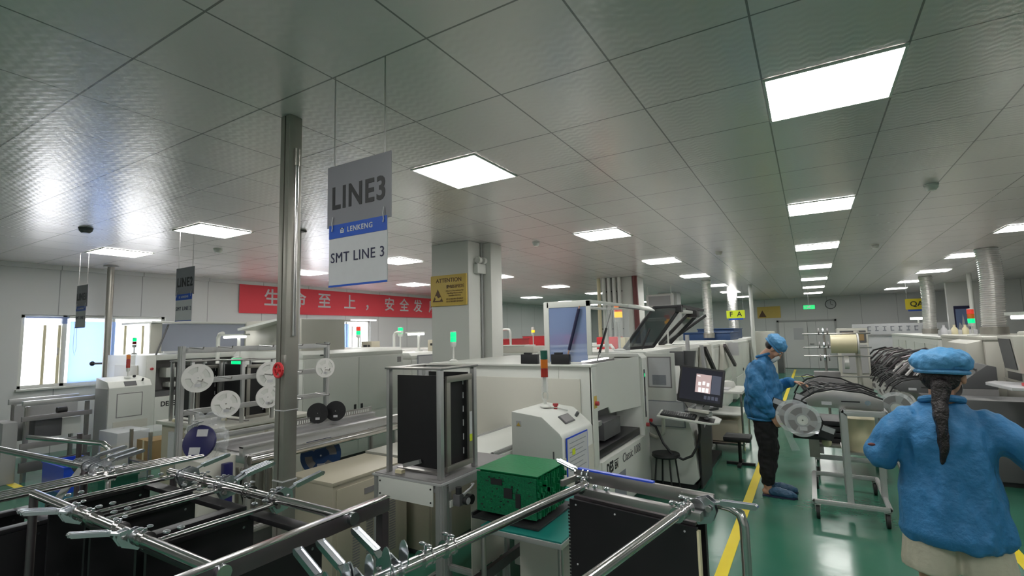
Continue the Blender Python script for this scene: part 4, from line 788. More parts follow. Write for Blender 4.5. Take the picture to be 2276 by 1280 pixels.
def ctrlbox(x, y, z, lab):
    t = thing('control_box', lab, 'control box', (x, y, z)); part('box_case', G().box(x-.13, y-.10, z+.001, x+.13, y+.10, z+.20), 'beige', t, .008); f = part('display', G().box(x-.07, y-.104, z+.10, x+.02, y-.10, z+.14), 'dark', t); part('dial', G().cyl((x+.07, y-.10, z+.12), (x+.07, y-.115, z+.12), .022), 'dark', t)
ctrlbox(-6.75, 6.3, 1.42, 'beige control box standing on the second line machine under the window'); ctrlbox(-5.85, 7.05, 1.42, 'beige control box on the second line machine left of the wide column')
tower('signal_light', -6.95, 6.2, 1.42, 1.74, ['tG', 'tR'], .04, 'red and green signal light in front of the further left window', seg=.07)
tower('signal_light', -6.65, 6.95, 1.42, 1.74, ['tG', 'tG'], .048, 'green lit beacon under the red banner', seg=.06)
t2 = thing('signal_light', 'small dark unlit signal light under the end of the banner', 'signal light', (-5.75, 7.6, 1.42)); part('pole', G().cyl((-5.75, 7.6, 1.421), (-5.75, 7.6, 1.75), .012), 'white', t2); part('light_segment', G().cyl((-5.75, 7.6, 1.75), (-5.75, 7.6, 1.82), .03).cyl((-5.75, 7.6, 1.84), (-5.75, 7.6, 1.90), .03), 'mgrey', t2)
def desk_lamp(x0, y0, x1, y1, z, zb, lab):
    t = thing('inspection_lamp', lab, 'lamp', ((x0+x1)/2, (y0+y1)/2, zb)); part('lamp_tube', G().cyl((x0, y0, z), (x1, y1, z), .016), 'tube', t); part('lamp_shade', G().bar((x0-.03, y0, z+.03), (x1+.03, y1, z+.03), .10, .02), 'white', t)
    xm, ym = (x0*.4+x1*.6), (y0*.4+y1*.6); part('lamp_stand', G().cyl((xm, ym+.03, zb), (xm, ym+.03, z+.03), .022), 'white', t); part('lamp_base', G().cyl((xm, ym+.03, zb), (xm, ym+.03, zb+.015), .07), 'white', t)
tb = thing('work_table', 'white bench between the lines carrying the inspection lamps', 'table', (-6.8, 4.0, 0)); part('table_top', G().box(-7.35, 3.75, 1.30, -6.35, 4.02, 1.34), 'offwhite', tb, .004); part('table_legs', G().box(-7.3, 3.8, 0, -7.2, 3.95, 1.30).box(-6.5, 3.8, 0, -6.4, 3.95, 1.30), 'galv', tb)
desk_lamp(-7.05, 3.88, -6.62, 3.93, 1.735, 1.341, 'lit tube lamp on a white stand above the framed magazines'); desk_lamp(-6.28, 6.75, -6.02, 6.9, 1.73, 1.421, 'lit tube lamp on the second line left of the wide column')
for (x, y, z0, z1, dx, lab) in ((-7.2, 3.88, 1.341, 1.79, .12, 'white curved arm pipe left of the lit tube lamp'), (-6.50, 6.63, 1.421, 1.77, .2, 'white angled arm pipe beside the further tube lamp'), (-5.7, 9.4, 1.401, 1.80, -.5, 'white angled arm pipe right of the wide column')):
    t = thing('arm_pipe', lab, 'pipe', (x, y, z0)); part('pipe', G().tube([(x, y, z0), (x, y, z1-.06), (x+.03*dx/abs(dx), y, z1-.01), (x+.08*dx/abs(dx), y, z1), (x+dx, y, z1)], .026, 10), 'white', t)
# things on top of the second and third line, seen behind the column
for k, (x0, y0, x1, y1, z0, z1, lab) in enumerate(((-6.9, 9.0, -5.95, 10.7, 1.40, 1.57, 'long red crate pile on the second line right of the wide column'), (-6.6, 11.5, -5.9, 12.6, 1.38, 1.62, 'red crate on the oven of the second line'), (-6.3, 12.8, -5.7, 14.0, 1.38, 1.66, 'farther red crate on the second line oven'))):
    t = thing('plastic_crate', lab, 'crate', (x0, y0, z0)); part('crate_body', G().box(x0, y0, z0+.001, x1, y1, z1), 'red', t, .01); part('crate_rim', G().box(x0-.01, y0-.01, z1, x1+.01, y1+.01, z1+.015), 'redpart', t)
t = thing('tilted_monitor', 'pinkish panel screen right of the wide column, seen from behind', 'monitor', (-5.75, 8.75, 1.40)); part('monitor_case', G().box(-5.95, 8.72, 1.43, -5.62, 8.78, 1.70), 'offwhite', t, .01); part('monitor_screen', G().box(-5.92, 8.712, 1.46, -5.65, 8.72, 1.67), 'redcloth' if 0 else 'card', t); part('monitor_stand', G().box(-5.80, 8.74, 1.401, -5.76, 8.77, 1.43), 'grey', t)
tower('signal_light', -5.62, 10.3, 1.40, 1.72, ['tY', 'tG' if 0 else 'reel'], .04, 'small yellow lit beacon right of the wide column', seg=.06)
# machine behind the DESEN printer, line between column and printer
t = machine(-5.0, -3.5, 6.3, 8.0, 1.40, 'white machine right behind the wide column', 2)
t = thing('white_case', 'white box with a dark side on the machine right of the wide column', 'case', (-3.9, 6.6, 1.4)); part('case_body', G().box(-4.25, 6.5, 1.401, -3.55, 6.9, 1.50), 'offwhite', t, .01); part('case_lid', G().box(-4.2, 6.5, 1.50, -3.7, 6.85, 1.52), 'white', t, .004)
t = thing('notice_board', 'paper documents clipped left of the wide column', 'notice', (-5.55, 6.2, 1.2))
for k in range(3): part('document', G().box(-5.583, 6.25+.42*k, .95, -5.579, 6.60+.42*k, 1.36), 'paper', t); 
for k in range(3): part('document_frame', G().box(-5.587, 6.23+.42*k, .93, -5.5835, 6.62+.42*k, 1.38), 'papertext', t)
tag(part('pink_tray', G().box(-5.95, 7.3, 1.421, -5.65, 8.0, 1.47), 'paper', bevel=.004), 'pinkish white tray on the second line beside the wide column', 'tray')
# ================================================================ line 1 (leftmost)
t = thing('board_loader', 'white loader with a sloped panel and orange signal tower below the near window', 'machine', (-8.1, 3.1, 0))
part('body', G().prism([(-8.42, .05), (-8.0, .05), (-8.0, 1.09), (-8.06, 1.17), (-8.42, 1.22)], 'y', 2.92, 3.42), 'white', t, .008)
part('side_shade', G().box(-8.40, 2.912, .06, -8.02, 2.918, 1.08), 'grey', t, .003)  # grey plate paints the shaded side darker than the white body
part('door_panel', G().box(-8.0, 3.02, .70, -7.995, 3.30, 1.0), 'white', t, .003); part('door_outline', G().box(-8.0, 3.01, .69, -7.998, 3.31, 1.01), 'mgrey', t); part('lower_door', G().box(-8.0, 2.98, .12, -7.994, 3.38, .64), 'offwhite', t, .004)
part('touch_panel', G().bar((-8.03, 3.10, 1.135), (-8.03, 3.24, 1.135), .07, .008, (.8, 0, .6)), 'dgrey', t); part('panel_knob', G().cyl((-8.05, 3.32, 1.16), (-8.03, 3.32, 1.19), .012).sph((-8.2, 3.28, 1.22), .02), 'dark', t)
tower('signal_tower', -8.2, 3.2, 1.20, 1.34, ['tRoff', 'tRoff', 'tYoff'], .024, 'unlit red and orange signal tower on the leftmost loader', seg=.06)
tower('signal_light', -9.5, 3.78, 1.50, 1.66, ['tRoff', 'tG'], .03, 'green lit beacon in front of the near window', seg=.05)
t = thing('solder_printer', 'white printer of the leftmost line with its hood raised', 'machine', (-9.1, 4.4, 0))
QX0, QX1, QY0, QY1 = -9.62, -8.32, 3.47, 5.05
g = G().box(QX0, QY0, .08, QX1-.35, QY1, 1.5).box(QX1-.35, QY0, .08, QX1, QY0+.13, 1.5).box(QX1-.35, QY1-.15, .08, QX1, QY1, 1.5).box(QX1-.35, QY0+.13, .08, QX1, QY1-.15, .88).box(QX1-.35, QY0+.13, 1.42, QX1, QY1-.15, 1.5)
part('feet', G().box(QX0+.1, QY0+.1, 0, QX1-.1, QY1-.1, .08), 'dgrey', t); part('cabinet', g, 'white', t, .006); part('open_bay', G().box(QX1-.345, QY0+.135, .885, QX1-.34, QY1-.155, 1.415), 'mgrey', t)
part('print_head', G().box(QX1-.3, QY0+.3, 1.15, QX1-.08, QY0+.7, 1.30).box(QX1-.3, QY0+.35, 1.0, QX1-.1, QY0+.6, 1.08), 'white', t, .02); part('dark_bed', G().box(QX1-.33, QY0+.14, .885, QX1-.05, QY1-.16, .96), 'dgrey', t)
part('side_door', G().box(QX0+.3, QY0-.012, .4, QX1-.25, QY0-.002, 1.35), 'offwhite', t, .003); part('stop_button', G().cyl((QX1, QY0+.07, 1.30), (QX1+.025, QY0+.07, 1.30), .02), 'redpart', t)
text('lettering', 'DESEN', .10, (QX1+.003, QY0+.34, .77), YP, ZP, 'dark', t, .003, sx=.9)
t = thing('printer_hood', 'raised pale blue hood of the leftmost printer beside the near window', 'hood', (-9, 4.3, 1.5))
part('hood_top', G().box(QX0+.3, QY0+.05, 1.97, QX1+.0, QY1+.75, 2.0), 'white', t, .004); part('hood_pane', G().box(QX1-.06, QY0+.2, 1.55, QX1-.05, QY1-.1, 1.96), 'paleglass', t)
for ya, yb in ((QY0+.05, QY0+.2), (QY1-.1, QY1)): part('hood_frame', G().box(QX1-.07, ya, 1.52, QX1-.03, yb, 1.97), 'offwhite', t)
for y in (QY0+.12, QY1+.02): part('gas_strut', G().cyl((QX1, y, 1.50), (QX1-.02, y+.16, 1.95), .012), 'dgrey', t)
machine(-9.9, -8.3, 5.5, 7.6, 1.42, 'white machine of the leftmost line behind the hanging LINE2 sign', 2); machine(-9.9, -8.3, 8.0, 10.5, 1.40, 'white machine of the leftmost line under the red banner', 3)
t = thing('lift_conveyor', 'grey and mauve metal lift conveyor at the far left under the window', 'conveyor', (-8.7, 2.5, 0))
g = G()
for x, y in ((-8.95, 2.25), (-8.45, 2.25), (-8.95, 2.85), (-8.45, 2.85)): g = G(); ext(g, (x, y, .0), (x, y, .92), .05); part('post', g, 'steel', t)
part('motor_mount', G().box(-8.52, 2.5, .76, -8.47, 2.7, .80), 'grey', t); part('top_beam', G().box(-8.99, 2.2, .92, -8.94, 2.92, .99), 'alu', t, .004); part('top_beam', G().box(-8.47, 2.2, .93, -8.41, 2.92, .99), 'alu', t, .004)
part('cross_beam', G().box(-8.46, 2.2, .74, -8.42, 2.9, .80), 'mgrey', t, .004); part('cross_beam', G().box(-8.46, 2.2, .40, -8.42, 2.9, .47), 'mgrey', t, .004); part('cross_beam', G().box(-8.46, 2.2, .12, -8.42, 2.9, .24), 'dgrey', t, .004)
part('motor', G().cyl((-8.5, 2.55, .83), (-8.5, 2.65, .83), .04), 'dark', t); part('drive_box', G().box(-8.9, 2.35, .50, -8.52, 2.62, .73), 'dgrey', t, .01); part('back_plate', G().box(-8.93, 2.25, .45, -8.92, 2.9, .9), 'grey', t); part('white_plate', G().box(-8.7, 2.62, .5, -8.55, 2.82, .72), 'white', t)
part('end_box', G().box(-8.9, 2.05, .0, -8.5, 2.19, .74), 'grey', t, .01)
def crate(x0, y0, x1, y1, z0, z1, m, lab, lid=None):
    t = thing('plastic_crate', lab, 'crate', ((x0+x1)/2, (y0+y1)/2, z0)); w = .012
    part('crate_wall', G().box(x0, y0, z0, x1, y0+w, z1).box(x0, y1-w, z0, x1, y1, z1).box(x0, y0+w, z0, x0+w, y1-w, z1).box(x1-w, y0+w, z0, x1, y1-w, z1), m, t); part('crate_floor', G().box(x0+w, y0+w, z0, x1-w, y1-w, z0+w), m, t)
    part('crate_rim', G().box(x0-.01, y0-.01, z1, x1+.01, y0+w, z1+.015).box(x0-.01, y1-w, z1, x1+.01, y1+.01, z1+.015).box(x0-.01, y0+w, z1, x0+w, y1-w, z1+.015).box(x1-w, y0+w, z1, x1+.01, y1-w, z1+.015), m, t)
    return t
crate(-8.0, 2.3, -7.35, 2.65, 0, .28, 'vblue', 'blue plastic crate on the floor in front of the lift conveyor')
t = thing('storage_bin', 'translucent white bin with pale stacked sheets, in front of the leftmost loader', 'bin', (-7.6, 2.8, 0)); part('bin_body', G().prism([(-7.72, .0), (-7.28, .0), (-7.24, .60), (-7.76, .60)], 'y', 2.75, 3.1), 'cloudy', t, .01); part('stacked_sheets', G().box(-7.66, 2.74, .02, -7.34, 3.06, .40), 'cream', t)
t = thing('glass_shelf', 'small shelf with a greenish top beside the translucent bin', 'shelf', (-6.8, 3.0, 0)); part('shelf_top', G().box(-7.05, 2.8, .66, -6.55, 3.3, .67), 'glass', t); part('shelf_level', G().box(-7.05, 2.8, .30, -6.55, 3.3, .315), 'galv', t); [part('shelf_leg', G().box(x, y, 0, x+.03, y+.03, .66), 'galv', t) for x in (-7.05, -6.58) for y in (2.8, 3.27)]
t = thing('cardboard_box', 'brown carton on the small shelf left of the bagged reel', 'box', (-6.8, 3.0, .315)); part('carton', G().box(-6.98, 2.85, .316, -6.65, 3.15, .54), 'card', t, .004); part('carton_tape', G().box(-6.83, 2.848, .316, -6.79, 2.85, .54), 'cream', t)
crate(-6.7, 2.25, -6.3, 2.6, 0, .28, 'tGoff', 'green crate on the floor left of the bagged reel'); tag(part('lidded_tub', G().box(-6.68, 2.27, .296, -6.32, 2.58, .34), 'paper', bevel=.01), 'pale lid lying on the green crate', 'lid')
# ================================================================ line 3 beyond the printer
t = thing('placement_machine', 'white placement machine with paper charts, just beyond the big white printer', 'machine', (-2.2, 6.6, 0))
AX0, AX1, AY0, AY1 = -3.0, -1.62, 5.62, 7.45
part('cabinet', G().box(AX0, AY0, .10, AX1, AY1, 1.40), 'white', t, .01); part('top_cover', G().box(AX0-.01, AY0-.01, 1.40, AX1+.01, AY1, 1.455), 'white', t, .012)
part('front_cabinet', G().prism([(AX1, .05), (-1.17, .05), (-1.11, .12), (-1.16, .62), (-1.20, .74), (AX1, .74)], 'y', AY0-.01, AY0+.30), 'white', t, .01)
part('feeder_bay', G().box(AX1, AY0+.30, .10, -1.25, AY1-.1, .78), 'dgrey', t, .01); part('feeder_deck', G().box(AX1, AY0+.30, .78, -1.30, AY1-.1, .86), 'steel', t, .004)
part('front_cover', G().prism([(AX1+.002, .86), (AX1+.14, .90), (AX1+.14, 1.15), (AX1+.002, 1.40)], 'y', AY0+.30, AY1-.05), 'white', t, .006)
part('base_skirt', G().box(AX1+.02, AY0+.02, .0, -1.14, AY1-.1, .05), 'dark', t)
part('side_flap', G().box(-1.20, AY0+.0, .72, -1.17, AY0+.04, .74), 'white', t)
b = part('black_side', G().prism([(AY0+.01, .02), (AY0+.62, .02), (AY0+.72, .62), (AY0+.55, .66), (AY0+.30, .60), (AY0+.2, .70), (AY0+.02, .70)], 'x', -1.10, -1.085), 'dark', t)
part('feet', G().box(AX0+.1, AY0+.1, 0, AX1-.1, AY1-.1, .10), 'dgrey', t)
for k, (x0, z0, w, h_) in enumerate(((-2.20, 1.02, .42, .36), (-1.66+.0, 1.06, .26, .34))):
    x0 = (-2.05, -1.60)[k]; f = part('chart_frame', G().box(x0, AY0-.024, z0, x0+w, AY0-.012, z0+h_), 'mgrey', t); part('chart_sheet', G().box(x0+.012, AY0-.027, z0+.012, x0+w-.012, AY0-.024, z0+h_-.012), 'paper', f)
part('chart_wing', G().box(-1.62, AY0-.02, .90, -1.30, AY0+.0, 1.44), 'white', t, .01)
part('grey_sheet', G().box(-1.62, AY0-.026, .64, -1.22, AY0-.012, .92), 'papertext', t); part('grey_sheet_face', G().box(-1.61, AY0-.028, .65, -1.23, AY0-.026, .91), 'paper', t)
part('printed_chart', G().box(-1.55, AY0-.0285, 1.09, -1.40, AY0-.027, 1.20), 'lime' if 0 else 'papertext', t)
part('monitor_mast', G().box(-1.36, AY0+.02, 1.30, -1.22, AY0+.10, 1.46), 'dgrey', t, .01); part('mast_neck', G().prism([(-1.30, 1.46), (-1.10, 1.46), (-1.14, 1.18), (-1.26, 1.18)], 'y', AY0+.10, AY0+.16), 'dgrey', t)
part('stop_button', G().cyl((-1.585, AY0-.02, .70), (-1.585, AY0-.05, .70), .02), 'red', t)
# keyboard tray + arm
t = thing('keyboard_tray', 'white swing-out tray carrying keyboard and mouse pad in front of the placement machine', 'tray', (-1.1, 5.3, .75))
Mt = Matrix.Translation((-1.10, 5.32, .80)) @ Matrix.Rotation(.06, 4, 'Z') @ Matrix.Rotation(.10, 4, 'X') @ Matrix.Rotation(.10, 4, 'Y')
part('tray_plate', G().prism([(-.32, -.13), (.19, -.13), (.27, -.05), (.28, .10), (.22, .17), (-.32, .13)], 'z', -.012, .005).xf(Mt), 'white', t, .004)
part('tray_arm', G().box(-.03, .10, -.03, .12, .32, -.013).xf(Mt), 'white', t, .01); part('monitor_base', G().prism([(-.02, .06), (.14, .06), (.18, .18), (-.04, .18)], 'z', .006, .05).xf(Mt), 'white', t, .006)
t2 = thing('keyboard', 'black keyboard on the white swing tray', 'keyboard', (-1.2, 5.3, .81))
part('keyboard_case', G().box(-.29, -.10, .006, .05, .06, .022).xf(Mt), 'dark', t2, .004); g = G()
for r in range(5):
    for c in range(15): g.box(-.282+c*.0218, -.092+r*.029, .022, -.265+c*.0218, -.069+r*.029, .029)
kk = part('key_grid', g.xf(Mt), 'dgrey', t2)
t2 = thing('mouse_pad', 'black pad with a mouse at the right of the keyboard tray', 'mouse pad', (-.95, 5.3, .81)); part('pad', G().box(.075, -.10, .006, .225, .06, .010).xf(Mt), 'dark', t2, .002)
t2 = thing('computer_mouse', 'black mouse on the pad of the swing tray', 'mouse', (-.95, 5.3, .82)); part('mouse_body', G().sph((.15, -.02, .022), .026, .040, .014).xf(Mt), 'dgrey', t2); part('mouse_wheel', G().cyl((.146, .0, .034), (.154, .0, .034), .005).xf(Mt), 'dark', t2)
t2 = thing('control_pendant', 'grey keypad pendant at the right corner of the swing tray', 'controller', (-.85, 5.4, .83)); part('pendant_body', G().box(.18, .07, .02, .27, .20, .05).xf(Mt @ Matrix.Rotation(-.3, 4, 'Y')), 'dgrey', t2, .008); part('pendant_keys', G().box(.19, .09, .05, .26, .18, .055).xf(Mt @ Matrix.Rotation(-.3, 4, 'Y')), 'papertext', t2)
part('cable', G().tube([(-1.18, 5.44, .93), (-1.12, 5.36, .86), (-1.05, 5.38, .86), (-.98, 5.44, .92)], .006, 6), 'dark', t)
part('hose', G().tube([(-1.62, 5.50, .72), (-1.50, 5.45, .66), (-1.42, 5.42, .50), (-1.33, 5.4, .40), (-1.22, 5.4, .355), (-1.13, 5.4, .40), (-1.06, 5.42, .52), (-1.04, 5.42, .66), (-1.05, 5.42, .78)], .013, 10), 'dark', t)
part('support_arm', G().tube([(-1.62, 5.56, .56), (-1.50, 5.48, .54), (-1.42, 5.46, .60), (-1.42, 5.46, .76)], .02, 10), 'offwhite', t)
t = thing('flat_monitor', 'black flat monitor showing a pink window, above the keyboard tray', 'monitor', (-1.0, 5.36, .9))
Mm = Matrix.Translation((-.995, 5.36, 1.12)) @ Matrix.Rotation(.10, 4, 'Z') @ Matrix.Rotation(-.22, 4, 'X') @ Matrix.Rotation(.13, 4, 'Y')
part('monitor_case', G().box(-.215, -.012, -.185, .215, .035, .185).xf(Mm), 'dark', t, .008); s = part('screen', G().box(-.195, -.015, -.155, .195, -.012, .165).xf(Mm), 'screen', t)
part('screen_window', G().box(-.05, -.017, -.07, .095, -.0152, .115).xf(Mm), 'scrwin', s); part('dark_window', G().box(.10, -.017, -.07, .185, -.0152, .115).xf(Mm), 'scrdark', s)
g = G()
for i in range(3):
    g.box(-.02+.035*i, -.0185, -.065+.0, .006+.035*i, -.0172, -.02)
    g.box(-.025+.04*i, -.0185, .0+.008*(i % 2), .0+.04*i, -.0172, .035+.01*(i % 2))
g.box(-.04, -.0185, .09, -.01, -.0172, .10)
part('screen_icons', g.xf(Mm), 'scricon', s); g = G()
for i in range(4): g.box(.04+.035*i, -.0172, -.13, .065+.035*i, -.0155, -.095)
part('screen_buttons', g.xf(Mm), 'scrdark', s)
part('monitor_stand', G().box(-.03, .035, -.24, .03, .06, .0).xf(Mm), 'grey', t); part('stand_foot', G().box(-.10, -.02, -.27, .10, .08, -.24).xf(Mm), 'offwhite', t, .006)
t = thing('round_stool', 'small dark round stool between the printer and the placement machine', 'stool', (-1.40, 5.45, 0))
part('stool_seat', G().lathe([(0, .36), (.13, .36), (.145, .375), (.14, .40), (0, .405)], (-1.40, 5.42, 0)), 'dark', t)
for a in range(4): c = (cos(a*pi/2+.6), sin(a*pi/2+.6)); part('leg', G().cyl((-1.40+.10*c[0], 5.42+.10*c[1], .36), (-1.40+.14*c[0], 5.42+.14*c[1], .0), .009), 'dark', t)
# raised hoods on the placement machines
def hood(y0, y1, x0, x1, z0, z1, sl, lab, strut=True):
    t = thing('glass_hood', lab, 'hood', (x1, (y0+y1)/2, z0)); w = .035
    A = Vector((x0, y0, z0)); Bv = Vector((x0+sl, y0, z1)); D = Vector((0, y1-y0, 0))
    for nm, p, q in (('hood_edge', A, Bv), ('hood_edge', A+D, Bv+D), ('hood_edge', A, A+D), ('hood_edge', Bv, Bv+D)): part(nm, G().bar(p, q, w, w, YP if abs((q-p).normalized().y) < .9 else ZP), 'dark', t, .004)
    n = (Bv-A).cross(D).normalized()*.004; part('smoked_pane', G().add([A-n, Bv-n, Bv+D-n, A+D-n, A+n, Bv+n, Bv+D+n, A+D+n], [(0, 3, 2, 1), (4, 5, 6, 7), (0, 1, 5, 4), (1, 2, 6, 5), (2, 3, 7, 6), (3, 0, 4, 7)]), 'tint', t)
    if strut:
        for yy in (y0+.12, y1-.12): part('gas_strut', G().cyl((x1-.05, yy, z0+.0), (x0+sl*.55, yy, z0+(z1-z0)*.6), .012), 'dark', t)
    return t
hood(5.75, 5.80, 0, 0, 0, 0, 0, '') if 0 else None
t = thing('glass_hood', 'tall smoked glass hood standing raised on the first placement machine', 'hood', (-1.8, 6.0, 1.46))
A = Vector((-1.98, 5.95, 1.475)); Bv = Vector((-1.66, 6.20, 1.98)); D = Vector((.30, .36, .02)).normalized()*.42
for p, q in ((A, Bv), (A+D, Bv+D), (A, A+D), (Bv, Bv+D)): part('hood_edge', G().bar(p, q, .035, .035), 'dark', t, .004)
n = (Bv-A).cross(D).normalized()*.004; part('smoked_pane', G().add([A-n, Bv-n, Bv+D-n, A+D-n, A+n, Bv+n, Bv+D+n, A+D+n], [(0, 3, 2, 1), (4, 5, 6, 7), (0, 1, 5, 4), (1, 2, 6, 5), (2, 3, 7, 6), (3, 0, 4, 7)]), 'tint', t)
part('gas_strut', G().cyl((-1.78, 6.02, 1.47), (-1.70, 6.12, 1.72), .012), 'dark', t); part('hood_rail', G().bar(Bv+D, Bv+D+Vector((.12, .75, -.04)), .04, .03), 'dark', t); part('hinge_block', G().box(-1.45, 6.45, 1.92, -1.38, 6.55, 2.0), 'dark', t)
t = thing('glass_hood', 'smaller smoked hood with black arms on the second placement machine', 'hood', (-1.75, 8.6, 1.46))
A = Vector((-2.15, 8.3, 1.475)); Bv = Vector((-1.72, 8.5, 1.95)); D = Vector((.05, .5, 0))
for p, q in ((A, Bv), (A+D, Bv+D), (A, A+D), (Bv, Bv+D), (A+D*.6, Bv+D*2)): part('hood_edge', G().bar(p, q, .05, .05), 'dark', t, .006)
n = (Bv-A).cross(D).normalized()*.004; part('smoked_pane', G().add([A-n, Bv-n, Bv+D-n, A+D-n, A+n, Bv+n, Bv+D+n, A+D+n], [(0, 3, 2, 1), (4, 5, 6, 7), (0, 1, 5, 4), (1, 2, 6, 5), (2, 3, 7, 6), (3, 0, 4, 7)]), 'tint', t)
part('hinge_block', G().box(-1.75, 8.5, 1.90, -1.58, 8.75, 2.06), 'dark', t, .01); part('top_arm', G().bar((-1.95, 7.6, 2.02), (-1.68, 8.5, 1.98), .10, .05), 'white', t, .01)
t = thing('rollbar', 'white rounded tube frame in front of the second raised hood', 'frame', (-2.0, 7.7, 1.45)); part('tube_frame', G().tube([(-2.35, 8.0, 1.456), (-2.35, 8.0, 1.82), (-2.31, 8.0, 1.87), (-1.95, 8.0, 1.87)], .028, 10), 'white', t)
machine(-3.0, -1.60, 7.75, 9.75, 1.455, 'second white placement machine of the near line, behind the monitor', 2, handle=False); machine(-3.0, -1.60, 10.05, 12.2, 1.45, 'third white placement machine of the near line', 2, handle=False)
machine(-3.1, -1.55, 12.6, 19.5, 1.42, 'long white reflow oven at the end of the near line', 5, name='reflow_oven')
for (x0, y0, x1, y1, z0, z1, lab) in ((-2.9, 13.6, -1.75, 15.3, 1.421, 1.60, 'large blue container on the reflow oven left of the slim white pole'), (-2.9, 15.6, -1.9, 17.6, 1.421, 1.70, 'further blue container stacked on the reflow oven')):
    t = thing('blue_container', lab, 'container', (x0, y0, z0)); part('container_body', G().box(x0, y0, z0, x1, y1, z1), 'bluebox', t, .02); part('container_lid', G().box(x0-.02, y0-.02, z1, x1+.02, y1+.02, z1+.03), 'bluebox', t, .01)
tower('signal_light', -2.0, 5.85, 1.456, 1.86, ['tY', 'tR'], .048, 'yellow lit beacon on the first placement machine under the open hood', seg=.07)
tower('signal_light', -1.95, 8.05, 1.456, 1.80, ['tY', 'tR'], .042, 'orange lit beacon between the two raised smoked hoods', seg=.07)
t = thing('red_case', 'red case on the machine top left of the tall smoked hood', 'case', (-2.3, 6.6, 1.46)); part('case_body', G().box(-2.55, 6.5, 1.456, -2.25, 6.75, 1.62), 'red', t, .008); part('case_side', G().box(-2.248, 6.52, 1.46, -2.15, 6.73, 1.61), 'cream', t, .006)
tag(part('bent_tube', G().tube([(-2.9, 6.4, 1.475), (-2.6, 6.2, 1.50), (-2.2, 6.1, 1.52), (-2.15, 6.05, 1.475)], .018), 'white'), 'low white bent tube lying on the placement machine top', 'tube')
# leaning beige covers beyond the monitor
t = thing('feeder_guard', 'tilted white guard panel with a black edge behind the man', 'guard', (-1.45, 9.0, .9)); part('guard_panel', G().prism([(8.3, .9), (9.3, .9), (9.2, 1.44), (8.6, 1.44)], 'x', -1.58, -1.50), 'offwhite', t, .01); part('guard_edge', G().bar((-1.48, 8.45, 1.40), (-1.40, 8.9, .95), .05, .06), 'dark', t); part('guard_strut', G().bar((-1.5, 8.3, 1.45), (-1.48, 8.35, 1.05), .04, .05), 'grey', t)
t = thing('feeder_guard', 'second tilted guard panel further along the near line', 'guard', (-1.45, 11.0, .9)); part('guard_panel', G().prism([(10.4, .9), (11.6, .9), (11.4, 1.40), (10.7, 1.40)], 'x', -1.58, -1.50), 'offwhite', t, .01); part('guard_edge', G().bar((-1.48, 10.6, 1.38), (-1.38, 11.2, .95), .05, .06), 'dsteel', t)
tag(part('mast_lamp', G().cyl((-1.555, 7.55, 0), (-1.555, 7.55, 1.62), .03, 12), 'grey'), 'slim grey cylinder post beside the second raised hood', 'post')
# side table with papers beyond the monitor
t = thing('side_table', 'small steel table with papers between the monitor and the man', 'table', (-1.1, 7.9, 0))
part('table_top', G().box(-1.38, 7.5, .80, -.86, 8.3, .83), 'white', t, .004); part('table_shelf', G().box(-1.36, 7.52, .50, -.88, 8.28, .52), 'white', t, .004); part('lower_box', G().box(-1.34, 7.6, .13, -.95, 8.2, .42), 'beige', t, .01)
for x, y in ((-1.36, 7.52), (-.88, 7.52), (-1.36, 8.28), (-.88, 8.28)): part('leg', G().cyl((x, y, 0), (x, y, .80), .014), 'chrome', t)
part('base_rail', G().box(-1.37, 7.51, .10, -.87, 8.29, .125), 'chrome', t)
tag(part('paper_pile', G().box(-1.3, 7.6, .831, -1.05, 7.9, .85), 'paper'), 'papers lying on the small steel table', 'papers')
tag(part('tape_machine', G().lathe([(0, 0), (.10, 0), (.11, .03), (.09, .08), (0, .1)], (-1.12, 8.1, .831)), 'white'), 'white rounded device on the small steel table', 'device')
t = thing('office_chair', 'grey chair base behind the black side of the placement machine', 'chair', (-.86, 6.9, 0)); part('chair_base', G().cyl((-.86, 6.9, .0), (-.86, 6.9, .3), .02).box(-1.02, 6.88, .0, -.69, 6.92, .03).box(-.88, 6.72, .0, -.84, 7.08, .03), 'dark', t); part('seat', G().box(-1.03, 6.75, .30, -.72, 7.05, .36), 'dark', t, .02)
tag(part('clipboard', G().box(-1.55, 11.2, 1.15, -1.30, 11.23, 1.42), 'paper'), 'white clipboard panel left of the man’s shoulder', 'clipboard')
for x, y, z0, lab in ((-1.45, 15.9, 1.1, 'pinkish white machine head right of the slim white pole'),):
    t = thing('feeder_machine', lab, 'machine', (x, y, 0)); x += .08; part('head_body', G().box(x-.1, y-.2, .3, x+.5, y+.3, 1.62), 'offwhite', t, .05); part('head_dark', G().box(x+.35, y-.25, 1.2, x+.45, y-.2, 1.5), 'dark', t)
t = thing('dark_cabinet', 'dark tall cabinet behind the man’s face at the far wall', 'cabinet', (-.9, 22, 0)); part('cabinet_body', G().box(-1.5, 21.5, .0, -.95, 22.0, 1.35), 'dgrey', t, .01); part('cabinet_edge', G().box(-.95, 21.5, 0, -.93, 22.0, 1.35), 'mgrey', t)
